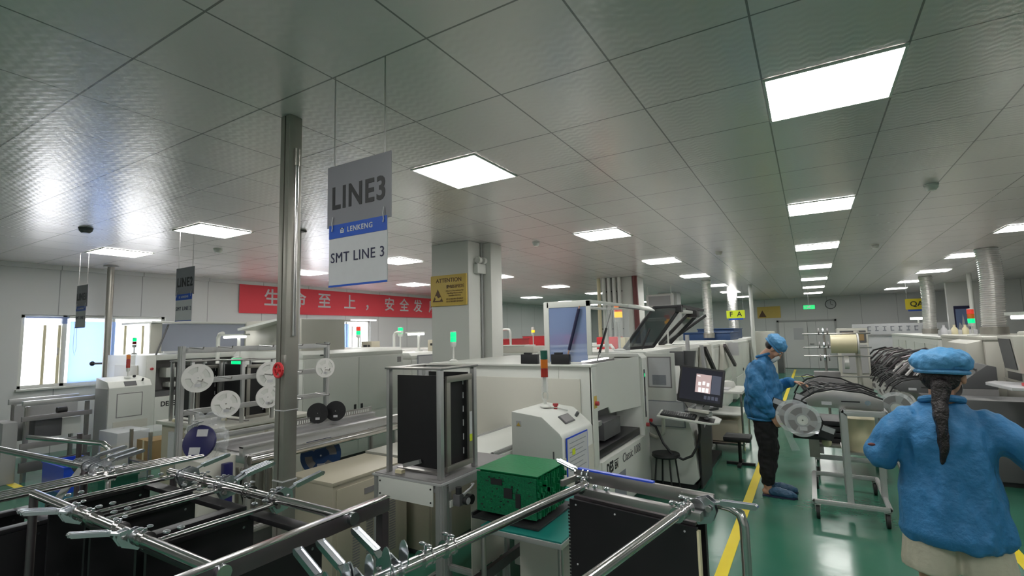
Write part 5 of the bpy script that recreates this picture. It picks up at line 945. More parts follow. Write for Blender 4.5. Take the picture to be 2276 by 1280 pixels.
# ================================================================ feeder carts in the aisle
t = thing('feeder_cart', 'aluminium cart on four casters loaded with feeders, in the aisle beside the woman', 'cart', (.2, 5.7, 0)); FC = t
for q0, q1 in (((-.07, 5.27), (.47, 5.27)), ((-.07, 6.28), (.47, 6.28)), ((-.07, 5.27), (-.07, 6.28)), ((.47, 5.27), (.47, 6.28))): g = G(); ext(g, (*q0, .15), (*q1, .15)); part('base_rail', g, 'alu', t)
for x, y in ((-.05, 5.29), (.45, 5.29), (-.05, 6.26), (.45, 6.26)): caster(t, x, y, .125, .058)
for x, y in ((.20, 5.30), (.20, 5.62), (.47, 5.62)): g = G(); ext(g, (x, y, .15), (x, y, .93), .05); part('upright', g, 'alu', t)
g = G(); ext(g, (.20, 5.30, .93), (.50, 5.30, .93), .05); ext(g, (.20, 5.33, .93), (.20, 6.1, .93), .05); ext(g, (.50, 5.33, .93), (.50, 6.1, .93), .05); part('top_frame', g, 'alu', t)
g = G(); ext(g, (.47, 5.62, .93), (.66, 5.35, .2)); part('diagonal_brace', g, 'alu', t)
part('reel_bin', G().lathe([(0, 0), (.16, 0), (.17, .12), (.17, .3), (0, .3)], (.36, 5.85, .52)), 'cream', t)
part('bin_tray', G().box(.18, 5.65, .50, .56, 6.1, .52), 'steel', t)
part('floor_plate', G().box(-.05, 5.3, .13, .45, 6.25, .135), 'steel' , t) if 0 else None
def feeder(x, y, z, rz, lab, m='steel', L=.55, group='feeders on the aisle cart'):
    t = thing('tape_feeder', lab, 'feeder', (x, y, z), rz, group, local=True)
    part('feeder_body', G().prism([(0, 0), (L, -.02), (L, .07), (L*.75, .13), (L*.35, .15), (L*.10, .12), (-.03, .06)], 'y', 0, .022), m, t, .003)
    part('feeder_track', G().tube([(L, .011, .085), (L*.75, .011, .14), (L*.35, .011, .162), (L*.08, .011, .13), (-.05, .011, .06), (-.09, .011, -.02)], .008, 6), 'dark', t)
    part('sprocket', G().cyl((L*.8, -.006, .05), (L*.8, .028, .05), .022, 14), 'zinc', t); part('feeder_handle', G().tube([(.02, .011, .11), (-.01, .011, .16), (.04, .011, .18), (.10, .011, .16)], .007, 6), 'dgrey', t)
    part('feeder_tag', G().box(.10, -.0015, .02, .18, -.0005, .05), 'paper', t)
    part('feeder_slot', G().box(L*.45, -.0015, .05, L*.7, -.0005, .062), 'dark', t)
    return t
for i, lab in enumerate(('grey tape feeder nearest to the camera on the aisle cart', 'second grey feeder on the aisle cart', 'third feeder from the front on the aisle cart', 'fourth feeder from the front on the aisle cart', 'fifth feeder from the front on the aisle cart', 'rearmost grey feeder on the aisle cart')):
    feeder((-.06, -.02, -.10, .02, -.05, .0)[i], 5.38+.15*i, .962, (.02, -.06, .07, -.03, .05, 0)[i], lab, ('steel', 'dgrey', 'mgrey', 'steel', 'mgrey', 'dgrey')[i], (.56, .50, .58, .48, .52, .5)[i])
def bigreel(x, y, z, r, rz, lab, m='clear', rx=0):
    return reel((x, y, z), r, m, lab, hub='white', w=.018, rz=rz, core='mgrey', rx=rx)
bigreel(-.12, 5.34, .84, .150, -pi/2+.15, 'large clear reel hanging at the front of the aisle cart'); bigreel(-.19, 5.37, .87, .15, -pi/2+.15, 'clear reel with a black tape half behind the first one')
bigreel(.62, 5.75, .93, .15, -pi/2+.2, 'faint clear reel on the right side of the aisle cart beside the woman’s shoulder')
for i, (x, y, z) in enumerate(((-.32, 5.66, .95), (-.38, 5.70, .84), (-.42, 5.80, 1.02), (-.02, 5.6, .80), (.08, 5.5, .74), (-.36, 5.9, .75), (-.12, 5.52, 1.02))):
    lab = ('white label card between the man’s hand and the clear reel', 'lower left white label card by the clear reels', 'label card nearest to the man’s sleeve', 'label card under the feeders', 'label card low on the aisle cart', 'label card behind the clear reels', 'label card on top of the feeder mouth')[i]
    t = thing('label_card', lab, 'label', (x, y, z)); part('card', G().box(-.05, 0, -.025, .05, .003, .025).xf(Matrix.Translation((x, y, z)) @ Matrix.Rotation(.35*((-1)**i), 4, 'Y')), 'paper', t); part('card_holder', G().box(-.06, .003, -.09, .06, .012, .03).xf(Matrix.Translation((x, y, z)) @ Matrix.Rotation(.35*((-1)**i), 4, 'Y')), 'dark', t)
t = thing('feeder_cart', 'lower grey cart with black trays behind the aisle feeder cart', 'cart', (.0, 7.2, 0))
g = G(); ext(g, (-.05, 6.75, .22), (.60, 6.75, .22), .05); ext(g, (-.05, 7.55, .22), (.60, 7.55, .22), .05); ext(g, (-.05, 6.78, .22), (-.05, 7.52, .22), .05); ext(g, (.6, 6.78, .22), (.6, 7.52, .22), .05); part('base_frame', g, 'alu', t)
for x, y in ((-.03, 6.77), (.58, 6.77), (-.03, 7.53), (.58, 7.53)): caster(t, x, y, .19, .05)
part('deck', G().box(-.05, 6.75, .33, .6, 7.55, .36), 'galv', t, .004); part('uprights', G().box(.0, 6.8, .245, .04, 6.84, .33), 'alu', t); part('uprights', G().box(.5, 7.4, .245, .54, 7.44, .33), 'alu', t)
for i in range(4): tag(part('black_tray', G().box(-.02, 6.85, .362+i*.065, .5, 7.4, .415+i*.065), 'dark', bevel=.01), ('lowest black tray on the low grey cart', 'second black tray from the bottom on the low cart', 'third black tray from the bottom on the low cart', 'topmost black tray on the low cart')[i], 'tray', 'black trays on the low cart')
t = thing('bagged_tray', 'black tray wrapped in shiny plastic at the edge of the low cart', 'tray', (-.12, 6.6, .4)); part('tray_body', G().box(-.25, 6.5, .45, .12, 6.74, .50), 'dark', t, .015); part('plastic_wrap', G().grid(-.27, 6.48, .14, 6.76, 12, 8, lambda x, y: .515+.02*noise.noise(Vector((x*18, y*18, 0)))), 'zinc', t, smooth=False); part('tray_support', G().box(-.1, 6.6, .24, 0, 6.74, .45), 'galv', t)
tag(part('parts_pouch', G().sph((.07, 6.62, .415), .05, .035, .055), 'cream'), 'cream pouch beside the wrapped black tray', 'pouch')
# reel tower with the large cream roll
t = thing('reel_stand', 'stand with clusters of reel spindles beyond the aisle carts', 'rack', (.6, 9.6, 0))
part('stand_post', G().cyl((.62, 9.6, .05), (.62, 9.6, 1.62), .035), 'offwhite', t); part('stand_post', G().cyl((.18, 9.6, .05), (.18, 9.6, 1.62), .02), 'steel', t); part('stand_base', G().box(.0, 9.3, .0, .9, 9.9, .05), 'steel', t, .01)
for z_ in (1.58, 1.36, 1.22, .90): part('spindle_bar', G().cyl((-.12, 9.55, z_), (.80, 9.55, z_), .012), 'steel', t); 
for z_ in (1.62, 1.40, 1.20):
    for x in (.10, .16, .22): part('spindle_disc', G().cyl((x, 9.52, z_), (x+.02, 9.52, z_), .055, 14), 'mgrey' if x != .16 else 'zinc', t)
part('drive_unit', G().box(.0, 9.4, .78, .36, 9.6, .98), 'mgrey', t, .01)
t = thing('film_roll', 'large cream roll of film mounted on the reel stand', 'roll', (.45, 9.4, 1.4)); part('roll_body', G().lathe([(.03, 0), (.145, 0), (.145, .34), (.03, .34), (.03, 0)], (.26, 9.38, 1.42), 'x', 28), 'cream', t, smooth=True); part('roll_flange', G().lathe([(.03, 0), (.16, 0), (.16, .02), (.03, .02), (.03, 0)], (.605, 9.38, 1.42), 'x', 28), 'reel', t)
t = thing('film_roll', 'small white roll under the large cream roll', 'roll', (.45, 9.4, 1.1)); part('roll_body', G().lathe([(.03, 0), (.10, 0), (.10, .06), (.03, .06), (.03, 0)], (.42, 9.38, 1.13), 'x', 24), 'reel', t)
t = thing('equipment_cabinet', 'pale cabinet with a dark framed window behind the large cream roll', 'cabinet', (1.2, 10.4, 0)); part('cabinet_body', G().box(.40, 10.3, .0, .83, 11.0, 1.66), 'offwhite', t, .02); part('window_frame_part', G().box(.43, 10.29, 1.42, .80, 10.3, 1.62), 'dgrey', t); part('window_panel', G().box(.46, 10.285, 1.45, .77, 10.29, 1.59), 'card', t); part('shelf_panel', G().box(.43, 10.285, .9, .80, 10.3, 1.38), 'grey', t)
# ================================================================ right-hand line
t = thing('flow_line', 'cluttered feeder bank of the right-hand line, dark with reels and tapes', 'machine', (1.9, 8.7, 0))
part('bank_body', G().box(1.42, 7.9, .08, 1.83, 12.2, .92), 'mgrey', t, .01); part('bank_top', G().prism([(1.42, .92), (1.83, .92), (1.83, 1.18), (1.75, 1.2)], 'y', 7.9, 12.2), 'dgrey', t, .01)
part('bank_feet', G().box(1.5, 8.0, 0, 1.8, 12.1, .08), 'dark', t)
FL = t; part('feeder_shelf', G().box(1.12, 7.9, .80, 1.42, 12.2, .828), 'mgrey', FL); part('reel_rail', G().cyl((.96, 7.95, .72), (.96, 12.2, .72), .012), 'steel', FL); part('rail_bracket', G().box(.95, 8.2, .71, 1.42, 8.23, .73).box(.95, 8.2, .71, .98, 8.23, .73), 'steel', FL)
part('reel_bar', G().cyl((1.10, 7.7, 1.24), (1.42, 9.0, 1.24), .012), 'steel', FL); part('bar_post', G().cyl((1.42, 8.95, .9), (1.42, 8.95, 1.25), .015), 'steel', FL)
for i in range(6): reel((1.10+.055*i, 7.75+.20*i, 1.20), .085, 'reel', ('%s white reel of the slanted row left of the woman’s cap' % ('first second third fourth fifth sixth'.split()[i])), rz=-pi/2-.3, w=.02, group='slanted row of white reels')
random.seed(21)
for i in range(22):
    y = 8.0+i*.19; lab = 'feeder pointing into the aisle on the right-hand bank, %s from the front' % ('first second third fourth fifth sixth seventh eighth ninth tenth eleventh twelfth thirteenth fourteenth fifteenth sixteenth seventeenth eighteenth nineteenth twentieth twenty-first twenty-second'.split()[i])
    f_ = feeder(.91, y, .852, random.uniform(-.06, .06), lab, random.choice(('mgrey', 'steel', 'dgrey')), .5, 'feeders on the right-hand bank') if i == 0 else None
    if i == 0: F0 = f_
    else: dup(F0, (.90+random.uniform(-.04, .015), y, .852+random.uniform(0, .012)), random.uniform(-.06, .06), lab)
    if i % 2 == 0:
        if i == 0: R0 = reel((.96, y+.06, .72), .12, 'reel', 'reel hanging under the right-hand feeder bank, frontmost', 'white', w=.014, rz=-pi/2, core='mgrey', group='reels under the right-hand bank')
        else: dup(R0, (.96+random.uniform(-.05, .02), y+.06, .72+random.uniform(-.01, .03)), -pi/2+random.uniform(-.2, .2), 'reel hanging under the right-hand feeder bank, %s from the front' % ('first second third fourth fifth sixth seventh eighth ninth tenth eleventh'.split()[i//2]))
random.seed(8)
for i in range(44):
    y = 8.0+random.random()*4.0; x = 1.12+random.random()*.35; z_ = 1.10+random.random()*.12; part('tape_strip', G().tube([(x-.25, y, z_-.12), (x-.1, y+random.uniform(-.1, .1), z_+.05), (x+.1, y+random.uniform(-.15, .15), z_+.10), (x+.32, y+random.uniform(-.1, .1), z_-.02)], random.uniform(.008, .018), 6), random.choice(('reel', 'mgrey', 'dsteel', 'dgrey', 'mgrey', 'dark')), FL)
for k, (x0, x1, y0, y1, h_, lab, mm) in enumerate(((2.12, 3.4, 9.6, 12.3, 1.50, 'pale grey placement machine behind the woman’s cap on the right', 'offwhite'), (2.12, 3.4, 12.6, 19.0, 1.46, 'long pale oven far along the right-hand line under the foil ducts', 'white'), (2.25, 3.4, 7.6, 9.4, 1.48, 'grey machine with a dark side window near the right edge', 'offwhite'))):
    t = thing('line_machine', lab, 'machine', ((x0+x1)/2, (y0+y1)/2, 0)); part('cabinet', G().box(x0, y0, .08, x1, y1, h_-.06), mm, t, .02); part('top_cover', G().box(x0-.01, y0-.01, h_-.06, x1+.01, y1+.01, h_), mm, t, .02); part('feet', G().box(x0+.1, y0+.1, 0, x1-.1, y1-.1, .08), 'dgrey', t)
    if k == 0: part('sloped_cover', G().prism([(2.12, .95), (1.88, .98), (1.94, 1.40), (2.12, 1.45)], 'y', 9.65, 10.9), 'offwhite', t, .01); part('seam', G().box(1.868, 9.9, 1.13, 1.875, 10.6, 1.145), 'dark', t); part('latch', G().box(1.86, 10.1, 1.11, 1.868, 10.25, 1.16), 'lime', t); part('lower_cover', G().box(1.85, 9.7, .80, 2.11, 10.4, 1.10), 'offwhite', t, .01)
    if k == 2: part('dark_window', G().box(2.235, 7.75, .95, 2.245, 9.2, 1.38), 'dgrey', t, .004); part('side_rim', G().box(2.23, 7.62, .92, 2.248, 9.36, .95), 'offwhite', t); part('front_window', G().box(2.4, 7.585, .95, 3.2, 7.595, 1.38), 'dgrey', t)
    if k == 1:
        for q in range(5): part('door', G().box(x0-.012, y0+.1+q*1.25, .2, x0-.002, y0+1.25+q*1.25, 1.3), mm, t, .004)
t = thing('white_drape', 'pale box and bottles on the far right-hand machine top', 'box', (2.5, 13, 1.46)); part('tray_box', G().box(2.3, 13.0, 1.461, 2.8, 13.6, 1.58), 'paper', t, .01)
for j in range(3): tag(part('bottle', G().lathe([(0, 0), (.05, 0), (.05, .14), (.02, .18), (.02, .22), (0, .22)], (2.25+.16*j, 12.75, 1.461)), 'cream' if j else 'paper'), ('left bottle on the right-hand oven beside the slim duct', 'middle bottle on the right-hand oven', 'right bottle on the right-hand oven')[j], 'bottle')
tower('signal_light', 2.24, 10.7, 1.50, 1.70, ['tG', 'tYoff', 'tR'], .045, 'red, orange and lit green signal tower in front of the blue poster', seg=.075)
# operator kiosk at the right edge
t = thing('operator_kiosk', 'pale operator column with a tilted screen at the right edge', 'machine', (1.95, 6.9, 0))
part('kiosk_column', G().box(1.80, 6.60, .0, 2.10, 7.0, 1.60), 'offwhite', t, .02); part('screen_case', G().prism([(1.70, 1.20), (1.80, 1.18), (1.80, 1.56), (1.66, 1.56)], 'y', 6.62, 7.05), 'offwhite', t, .01); part('screen_glass', G().add([(1.688, 6.66, 1.23), (1.688, 7.01, 1.23), (1.655, 7.01, 1.53), (1.655, 6.66, 1.53), (1.692, 6.66, 1.23), (1.692, 7.01, 1.23), (1.660, 7.01, 1.53), (1.660, 6.66, 1.53)], [(0, 1, 2, 3), (7, 6, 5, 4), (0, 4, 5, 1), (1, 5, 6, 2), (2, 6, 7, 3), (3, 7, 4, 0)]), 'dgrey', t)
part('shelf_tray', G().prism([(1.56, 6.35), (2.0, 6.25), (2.05, 6.58), (1.62, 7.1), (1.50, 6.9)], 'z', 1.06, 1.09), 'paper', t, .004)
tag(part('red_folder', G().box(1.68, 6.35, 1.091, 1.86, 6.56, 1.12), 'red', bevel=.004), 'red folder on the white shelf at the right edge', 'folder')
t = thing('tube_lamp', 'lit tube lamp above the operator column at the right edge', 'lamp', (1.9, 6.6, 1.7)); part('lamp_tube', G().cyl((1.70, 6.7, 1.74), (2.05, 6.45, 1.74), .018), 'tube', t); part('lamp_shade', G().bar((1.68, 6.72, 1.775), (2.07, 6.43, 1.775), .12, .03), 'white', t); part('lamp_stem', G().cyl((1.98, 6.66, 1.601), (1.98, 6.66, 1.77), .015), 'white', t)
t = thing('floor_unit', 'dark machine base with hoses below the right-hand shelf', 'machine', (1.7, 7.3, 0)); part('base_body', G().box(1.35, 7.1, .05, 2.2, 7.55, .88), 'dgrey', t, .02); part('base_panel', G().box(1.33, 7.12, .5, 1.345, 7.53, .8), 'mgrey', t); part('base_feet', G().box(1.45, 7.15, 0, 2.1, 7.5, .05), 'dark', t)
for i in range(4): part('hose', G().tube([(1.33, 7.15+.08*i, .7), (1.25, 7.15+.08*i, .5), (1.28, 7.15+.08*i, .15), (1.34, 7.15+.08*i, .08)], .012, 8), 'dark', t)
# whiteboard / shelving at the far right
t = thing('far_counter', 'long pale counter with a lettered white board at the far wall on the right', 'counter', (2.2, 22.5, 0)); part('counter_body', G().box(1.2, 21.8, 0, 4.0, 22.4, 1.35), 'paper', t, .01); part('notice_strip', G().box(1.3, 21.75, 1.40, 4.0, 21.79, 1.78), 'paper', t)
random.seed(4)
for k in range(9): x = 1.75+.22*k; part('letter_mark', G().box(x, 21.745, 1.52, x+.10, 21.75, 1.56).box(x+.02*(k % 3), 21.745, 1.56, x+.03+.02*(k % 3), 21.75, 1.68).box(x, 21.745, 1.66, x+.11, 21.75, 1.69), 'papertext', t)
t = thing('counter_lamp', 'small lit lamp above the far counter beside the QA sign', 'lamp', (3.2, 21.9, 1.35)); part('lamp_tube', G().cyl((3.0, 21.9, 1.93), (3.5, 21.9, 1.93), .04), 'tube', t); part('lamp_post', G().box(3.2, 21.88, 1.351, 3.24, 21.92, 1.90), 'white', t)
for k in range(2): part('card_tray', G().box(1.35+.25*k, 21.70, 1.28-.1*k, 1.75+.25*k, 21.79, 1.33-.1*k), 'signblue', t) if 0 else None
tag(part('ceiling_cable', G().tube([(1.4, 3.1, CEIL-.006), (1.9, 4.3, CEIL-.006), (1.6, 5.2, CEIL-.006)], .004, 6), 'white'), 'thin white cable running across the ceiling at the upper right', 'cable')
# ================================================================ people
def loft(g, rings, n=20):
    """rings: (centre, rx, ry, pitch) ; closed at both ends"""
    base = len(g.v); k = len(rings)
    for c, rx, ry, p in rings:
        c = Vector(c)
        for j in range(n): a = 2*pi*j/n; g.v.append(c+Vector((rx*cos(a), ry*sin(a)*cos(p), ry*sin(a)*sin(p))))
    for i in range(k-1):
        for j in range(n): a0 = base+i*n+j; b0 = base+i*n+(j+1) % n; g.f.append((a0, b0, b0+n, a0+n))
    g.f.append(tuple(base+n-1-j for j in range(n))); g.f.append(tuple(base+(k-1)*n+j for j in range(n))); return g
def limb(g, pts, rs):
    P2 = [Vector(p) for p in pts]; g.tube(P2, 0, 14, rs=rs)
    for p, r in zip(P2, rs): g.sph(p, r*.995)
    return g
def organic(name, g, m, parent, voxel, it=4, wr=0, wf=14, label=None, stretch=(1, 1, 1)):
    me = g.mesh('tmp'); o = bpy.data.objects.new('tmp', me); COL.objects.link(o)
    r = o.modifiers.new('r', 'REMESH'); r.mode = 'VOXEL'; r.voxel_size = voxel
    s = o.modifiers.new('s', 'SMOOTH'); s.factor = .5; s.iterations = it
    dg = bpy.context.evaluated_depsgraph_get(); nm = bpy.data.meshes.new_from_object(o.evaluated_get(dg)); bpy.data.objects.remove(o)
    if wr:
        nm.update(); off = [v.normal.copy() for v in nm.vertices]
        for v, nn in zip(nm.vertices, off):
            q = Vector((v.co.x*stretch[0], v.co.y*stretch[1], v.co.z*stretch[2]))*wf
            v.co += nn*wr*(noise.noise(q)+.5*noise.noise(q*2.3+Vector((7, 3, 1)))-.35*abs(noise.noise(q*1.4+Vector((2, 9, 4)))))
    for p in nm.polygons: p.use_smooth = True
    nm.materials.append(MATS[m]); ob = bpy.data.objects.new(name, nm); nm.name = name; COL.objects.link(ob); ob.parent = parent; INV[ob.name] = None
    if label: ob['label'] = label
    return ob
def hand(g, w, d, palm, side, curl, sc=1, spread=.25):
    """w wrist point, d direction of fingers, palm normal, side = direction towards the thumb"""
    w = Vector(w); d = Vector(d).normalized(); palm = Vector(palm); palm = (palm-d*palm.dot(d)).normalized(); s = d.cross(palm); s = s if s.dot(Vector(side)) > 0 else -s
    for a in (-.028, -.010, .010, .028): limb(g, [w+s*a*.7, w+d*.045*sc+s*a, w+d*.085*sc+s*a*1.05], [.014, .0145, .012])
    for a, L in ((.031, .070), (.011, .078), (-.010, .072), (-.030, .056)):
        p = w+d*.085*sc+s*a*1.05; dd = (d+s*a*spread*8).normalized(); pts = [p]; ang = 0
        for k, f in enumerate((.42, .32, .26)):
            ang += curl*(.7+.25*k); v = dd*cos(ang)+palm*sin(ang); p = p+v*L*f*sc; pts.append(p)
        limb(g, pts, [.0092, .0086, .0079, .0070])
    p = w+d*.03*sc+s*.028; p1 = p+(d*.6+s*.8+palm*.25).normalized()*.038*sc; p2 = p1+(d*.9+s*.25+palm*.45).normalized()*.030*sc; p3 = p2+(d*.9+palm*.5).normalized()*.022*sc
    limb(g, [p, p1, p2, p3], [.013, .0105, .0095, .008]); return g
def head(g, c, u, f):
    """c head centre, u crown direction, f face direction"""
    c = Vector(c); u = Vector(u).normalized(); f = Vector(f).normalized(); r = f.cross(u).normalized(); Mx = Matrix(((r.x, f.x, u.x, c.x), (r.y, f.y, u.y, c.y), (r.z, f.z, u.z, c.z), (0, 0, 0, 1)))
    h = G(); h.sph((0, -.012, .030), .076, .092, .082, 20, 14); h.sph((0, .018, -.030), .060, .070, .070, 18, 12); h.sph((0, .050, -.078), .034, .030, .030, 14, 10)
    h.tube([(0, .078, .012), (0, .094, -.018), (0, .104, -.034)], 0, 10, rs=[.010, .012, .015]); h.sph((.013, .092, -.036), .010); h.sph((-.013, .092, -.036), .010)
    for s_ in (-1, 1): h.sph((s_*.076, -.004, -.012), .010, .020, .030); h.sph((s_*.045, .055, -.02), .024, .022, .026); h.sph((s_*.03, .078, .030), .024, .010, .008)
    h.sph((0, .083, -.058), .022, .010, .006); h.sph((0, .081, -.068), .019, .010, .007)
    h.xf(Mx); g.v += []; n = len(g.v); g.v += h.v; g.f += [tuple(i+n for i in q) for q in h.f]; return Mx
def eyes(Mx, t):
    for s_ in (-1, 1):
        e = part('eye', G().sph((s_*.031, .070, .008), .0125).xf(Mx), 'paper', t); part('iris', G().sph((s_*.031, .0805, .007), .0055, .003, .0055, 10, 6).xf(Mx), 'dark', e)
    part('eyebrows', G().tube([(-.048, .074, .030), (-.030, .085, .035), (-.014, .086, .031)], .003, 6).tube([(.048, .074, .030), (.030, .085, .035), (.014, .086, .031)], .003, 6).xf(Mx), 'hair', t)
    part('lips', G().sph((0, .0915, -.058), .019, .005, .0045).sph((0, .0905, -.066), .017, .005, .005).xf(Mx), 'redpart', t)
def cap(Mx, t, brim=.012, sc=(1.26, 1.24, 1.0), c=(0, -.018, .052), front=0):
    g = G(); g.sph(c, .088*sc[0], .100*sc[1], .074*sc[2], 26, 16); g.v = [v if v.z > c[2]-.046 else Vector((v.x*.93, v.y*.95, c[2]-.046)) for v in g.v]; g.xf(Mx)
    o = organic('cap', g, 'bluecap', t, .0055, 3, .012, 16)
    g = G(); g.tube([(.084*sc[0]*.86*cos(a), c[1]+.098*sc[1]*.88*sin(a), c[2]-.046-.01*sin(a)*front) for a in [2*pi*i/28 for i in range(29)]], .010, 8).xf(Mx); part('cap_band', g, 'bluecap', o)
    if front: part('cap_visor', G().prism([(-.055, .085), (.055, .085), (.045, .150), (.0, .165), (-.045, .150)], 'z', .018, .026).xf(Mx), 'bluecap', o, .003)
    return o
# ---- man
t = thing('person', 'person in blue jacket, blue cap and black trousers, standing head bowed over a feeder', 'person', (-.47, 5.86, 0), -pi/2, local=True)
g = G()
loft(g, [((0, -.01, .84), .145, .105, 0), ((0, -.01, .94), .15, .11, 0), ((0, 0, 1.05), .135, .10, 0), ((0, .0, 1.18), .155, .11, .1), ((0, -.01, 1.29), .165, .10, .2), ((0, .0, 1.35), .09, .07, .3)])
limb(g, [(0, .005, 1.33), (0, .045, 1.40), (0, .09, 1.44)], [.06, .055, .055])
for s_ in (-1, 1): limb(g, [(s_*.085, -.01, .86), (s_*.09, .015, .47), (s_*.09, -.01, .10), (s_*.09, .0, .055)], [.085, .058, .038, .036]); limb(g, [(s_*.09, -.03, .040), (s_*.095, .06, .035), (s_*.10, .15, .025)], [.034, .034, .024])
limb(g, [(.155, -.01, 1.30), (.225, -.03, 1.04), (.20, .09, .83)], [.052, .043, .028]); limb(g, [(-.155, -.01, 1.30), (-.235, .06, 1.06), (-.16, .27, 1.12)], [.052, .043, .028])
hand(g, (.20, .095, .82), (-.05, .45, -.9), (-1, .2, 0), (0, 1, .2), .55); hand(g, (-.16, .275, 1.122), (.2, 1, -.12), (.2, 0, -1), (1, .2, 0), .35)
Mx = head(g, (0, .135, 1.475), (0, .80, .60), (0, .60, -.80)); organic('body', g, 'skin', t, .006, 2)
eyes(Mx, t); cap(Mx, t, sc=(1.22, 1.12, 1.12), c=(0, -.030, .055))
part('hair', G().sph((0, -.045, .0), .074, .060, .055, 18, 12).xf(Mx), 'hair', t)
part('face_mask', G().lathe([(.001, .012), (.035, .010), (.052, -.005), (.056, -.03)], (0, .100, -.066), 'y', 20).xf(Mx), 'mask', t)
g = G(); loft(g, [((0, -.005, .755), .185, .150, 0), ((0, .0, .80), .215, .175, 0), ((0, .0, .95), .215, .180, 0), ((0, -.005, 1.12), .210, .165, .05), ((0, -.015, 1.26), .205, .145, .15), ((0, -.015, 1.335), .165, .105, .25), ((0, .015, 1.385), .088, .078, .4), ((0, .03, 1.405), .075, .068, .5)])
limb(g, [(.165, -.015, 1.30), (.225, -.035, 1.17), (.245, -.04, 1.04), (.235, .02, .93), (.205, .085, .845)], [.080, .082, .085, .072, .045]); limb(g, [(-.165, -.015, 1.30), (-.225, .01, 1.16), (-.245, .06, 1.06), (-.21, .16, 1.08), (-.165, .255, 1.118)], [.080, .080, .080, .066, .044])
j = organic('jacket', g, 'bluecloth', t, .009, 3, .024, 11, stretch=(1, 1, .7))
part('hem_band', G().tube([(.19*cos(a), -.005+.155*sin(a), .762) for a in [2*pi*i/32 for i in range(33)]], .012, 8), 'bluecloth', j); part('collar', G().tube([(.075*cos(a), .03+.068*sin(a), 1.41+.02*sin(a)) for a in [2*pi*i/24 for i in range(25)]], .014, 8), 'bluecloth', j)
part('pocket_flap', G().box(-.10, .165, 1.02, -.02, .182, 1.10), 'bluecloth', j, .004)
g = G()
for s_ in (-1, 1): limb(g, [(s_*.075, -.01, .86), (s_*.09, .0, .70), (s_*.092, .015, .45), (s_*.09, .0, .25), (s_*.09, -.005, .14)], [.108, .105, .095, .080, .060])
limb(g, [(-.05, -.01, .86), (.05, -.01, .86)], [.12, .12]); organic('trousers', g, 'trouser', t, .009, 3, .014, 12)
for s_, dy in ((1, .0), (-1, .05)):
    g = G(); limb(g, [(s_*.095, .02+dy*0, .045), (s_*.10, .10, .045), (s_*.105, .19, .032), (s_*.105, .225, .03)], [.040, .050, .042, .028]); g.v = [Vector((v.x, v.y, max(v.z, .004))) for v in g.v]; organic('slipper', g, 'slipper', t, .006, 3, .004, 40)
    part('slipper_sole', G().prism([(s_*.095-.042, -.06), (s_*.095+.042, -.06), (s_*.10+.052, .10), (s_*.105+.045, .22), (s_*.105, .255), (s_*.105-.045, .22), (s_*.10-.048, .10)], 'z', .0, .014), 'ink', t, .002)
t2 = thing('clear_pouch', 'see-through plastic strip hanging from the man’s lowered hand', 'strip', (-.32, 5.66, .6)); part('plastic_strip', G().add([(-.315, 5.66, .74), (-.28, 5.67, .74), (-.16, 5.65, .50), (-.235, 5.64, .49), (-.315, 5.664, .74), (-.28, 5.674, .74), (-.16, 5.654, .50), (-.235, 5.644, .49)], [(0, 1, 2, 3), (7, 6, 5, 4), (0, 4, 5, 1), (1, 5, 6, 2), (2, 6, 7, 3), (3, 7, 4, 0)]), 'clear', t2); part('strip_clip', G().box(-.325, 5.655, .735, -.28, 5.675, .76), 'lime', t2)
# feeder mouth held by the man
t2 = feeder(-.10, 6.06, 1.02, .2, 'feeder the man is loading with his raised hand', 'mgrey', .45, None)
# ---- woman
t = thing('person', 'person with black braid, blue cap, blue jacket and cream shorts, seen from behind', 'person', (.515, 3.12, 0), .05, local=True)
g = G()
loft(g, [((0, 0, .78), .150, .105, 0), ((0, 0, .86), .155, .11, 0), ((0, 0, .98), .120, .09, 0), ((0, .0, 1.12), .140, .10, 0), ((0, -.01, 1.20), .120, .07, .1), ((0, -.005, 1.27), .06, .05, .2)])
limb(g, [(0, -.005, 1.26), (.0, .0, 1.34), (.005, .012, 1.38)], [.054, .048, .048])
for s_, a in ((-1, .03), (1, -.04)): limb(g, [(s_*.080, 0, .80), (s_*.085, .02+a, .44), (s_*.085, -.01+a*2, .09), (s_*.085, .0+a*2, .05)], [.088, .055, .036, .034]); limb(g, [(s_*.085, -.03+a*2, .038), (s_*.09, .05+a*2, .034), (s_*.095, .13+a*2, .024)], [.032, .032, .022])
limb(g, [(.130, -.005, 1.215), (.34, .00, 1.055), (.33, .24, 1.10)], [.046, .038, .025]); limb(g, [(-.130, -.005, 1.215), (-.255, .0, 1.06), (-.20, .20, 1.04)], [.046, .038, .025])
hand(g, (.33, .245, 1.102), (-.35, 1, .15), (-.6, 0, -.8), (-.5, 0, 1), .6, .93); hand(g, (-.20, .205, 1.04), (.3, 1, 0), (.3, 0, -1), (1, 0, .2), .4, .93)
Mx = head(g, (.02, .02, 1.440), (.03, .03, 1), (.42, .90, -.06)); organic('body', g, 'skin', t, .006, 2)
eyes(Mx, t); cap(Mx, t, sc=(1.34, 1.20, .95), c=(0, -.022, .062), front=0)
part('face_mask', G().lathe([(.001, .012), (.035, .010), (.052, -.005), (.056, -.03)], (0, .094, -.062), 'y', 20).xf(Mx), 'mask', t)
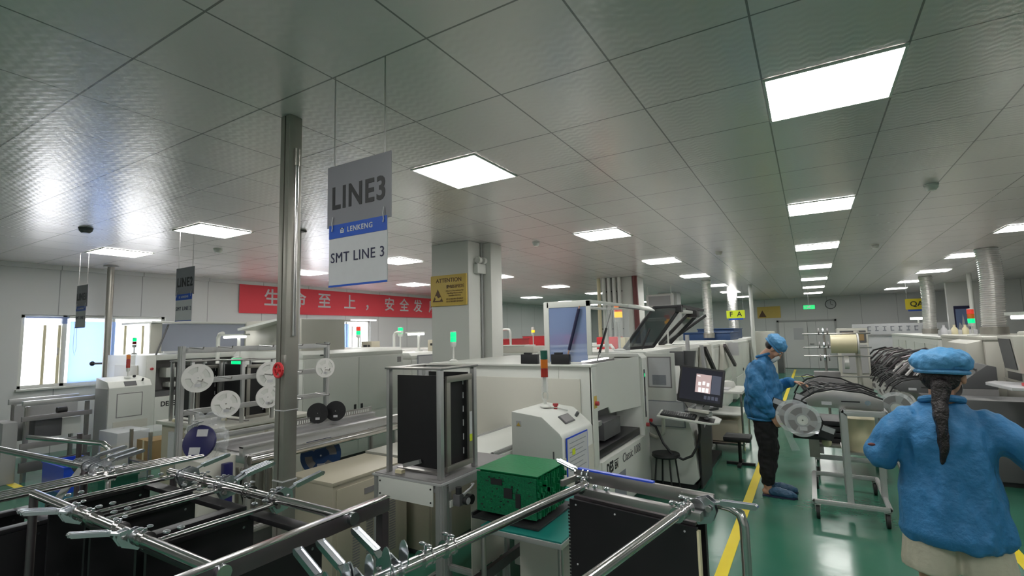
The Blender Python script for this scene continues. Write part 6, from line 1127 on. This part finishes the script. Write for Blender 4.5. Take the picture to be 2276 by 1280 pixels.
g = G(); g.sph((0, -.050, -.008), .078, .056, .066, 18, 12); g.sph((0, -.03, .02), .084, .075, .05, 18, 12); g.xf(Mx); limb(g, [(-.015, -.075, 1.395), (-.03, -.095, 1.32), (-.035, -.13, 1.26), (-.035, -.135, 1.18), (-.038, -.13, 1.10), (-.045, -.125, 1.05)], [.040, .032, .026, .023, .018, .007]); organic('hair', g, 'hair', t, .005, 2, .010, 30, stretch=(1, 1, .35))
g = G(); loft(g, [((.0, .0, .675), .205, .150, 0), ((.0, .0, .72), .222, .165, 0), ((.0, .0, .85), .205, .158, 0), ((0, -.005, 1.02), .182, .140, .0), ((0, -.015, 1.15), .176, .128, .1), ((0, -.015, 1.235), .155, .108, .15), ((0, -.008, 1.285), .112, .085, .2), ((0, .0, 1.320), .076, .066, .25)])
limb(g, [(.140, -.01, 1.225), (.23, -.01, 1.15), (.36, .0, 1.05), (.36, .11, 1.06), (.335, .22, 1.095)], [.070, .080, .088, .070, .043]); limb(g, [(-.140, -.01, 1.225), (-.20, -.01, 1.15), (-.262, .0, 1.06), (-.25, .09, 1.04), (-.205, .185, 1.04)], [.068, .074, .078, .066, .045])
j = organic('jacket', g, 'bluecloth', t, .009, 3, .019, 9, stretch=(1.2, 1, .5))
part('collar', G().tube([(.076*cos(a), .0+.066*sin(a), 1.322-.018*sin(a)) for a in [2*pi*i/24 for i in range(25)]], .017, 8), 'bluecloth', j); part('sleeve_badge', G().sph((-.300, -.068, 1.105), .016, .008, .008), 'pipered', j)
g = G()
for s_ in (-1, 1): limb(g, [(s_*.080, 0, .78), (s_*.092, .0, .68), (s_*.100, .0, .56)], [.112, .108, .112])
limb(g, [(-.05, 0, .80), (.05, 0, .80)], [.115, .115]); g.v = [Vector((v.x, v.y, max(v.z, .538))) for v in g.v]; organic('shorts', g, 'shorts', t, .008, 2, .006, 10, stretch=(1.5, 1.5, .5))
for s_, a in ((-1, .03), (1, -.04)): g = G(); limb(g, [(s_*.087, .0+a*2, .040), (s_*.09, .08+a*2, .042), (s_*.095, .16+a*2, .03)], [.040, .046, .032]); g.v = [Vector((v.x, v.y, max(v.z, .003))) for v in g.v]; organic('slipper', g, 'slipper', t, .006, 3, .004, 40)
tag(part('white_pen', G().cyl((.82, 3.42, 1.13), (.72, 3.52, 1.145), .006), 'paper'), 'white pen held in the woman’s right hand at the photo edge', 'pen')
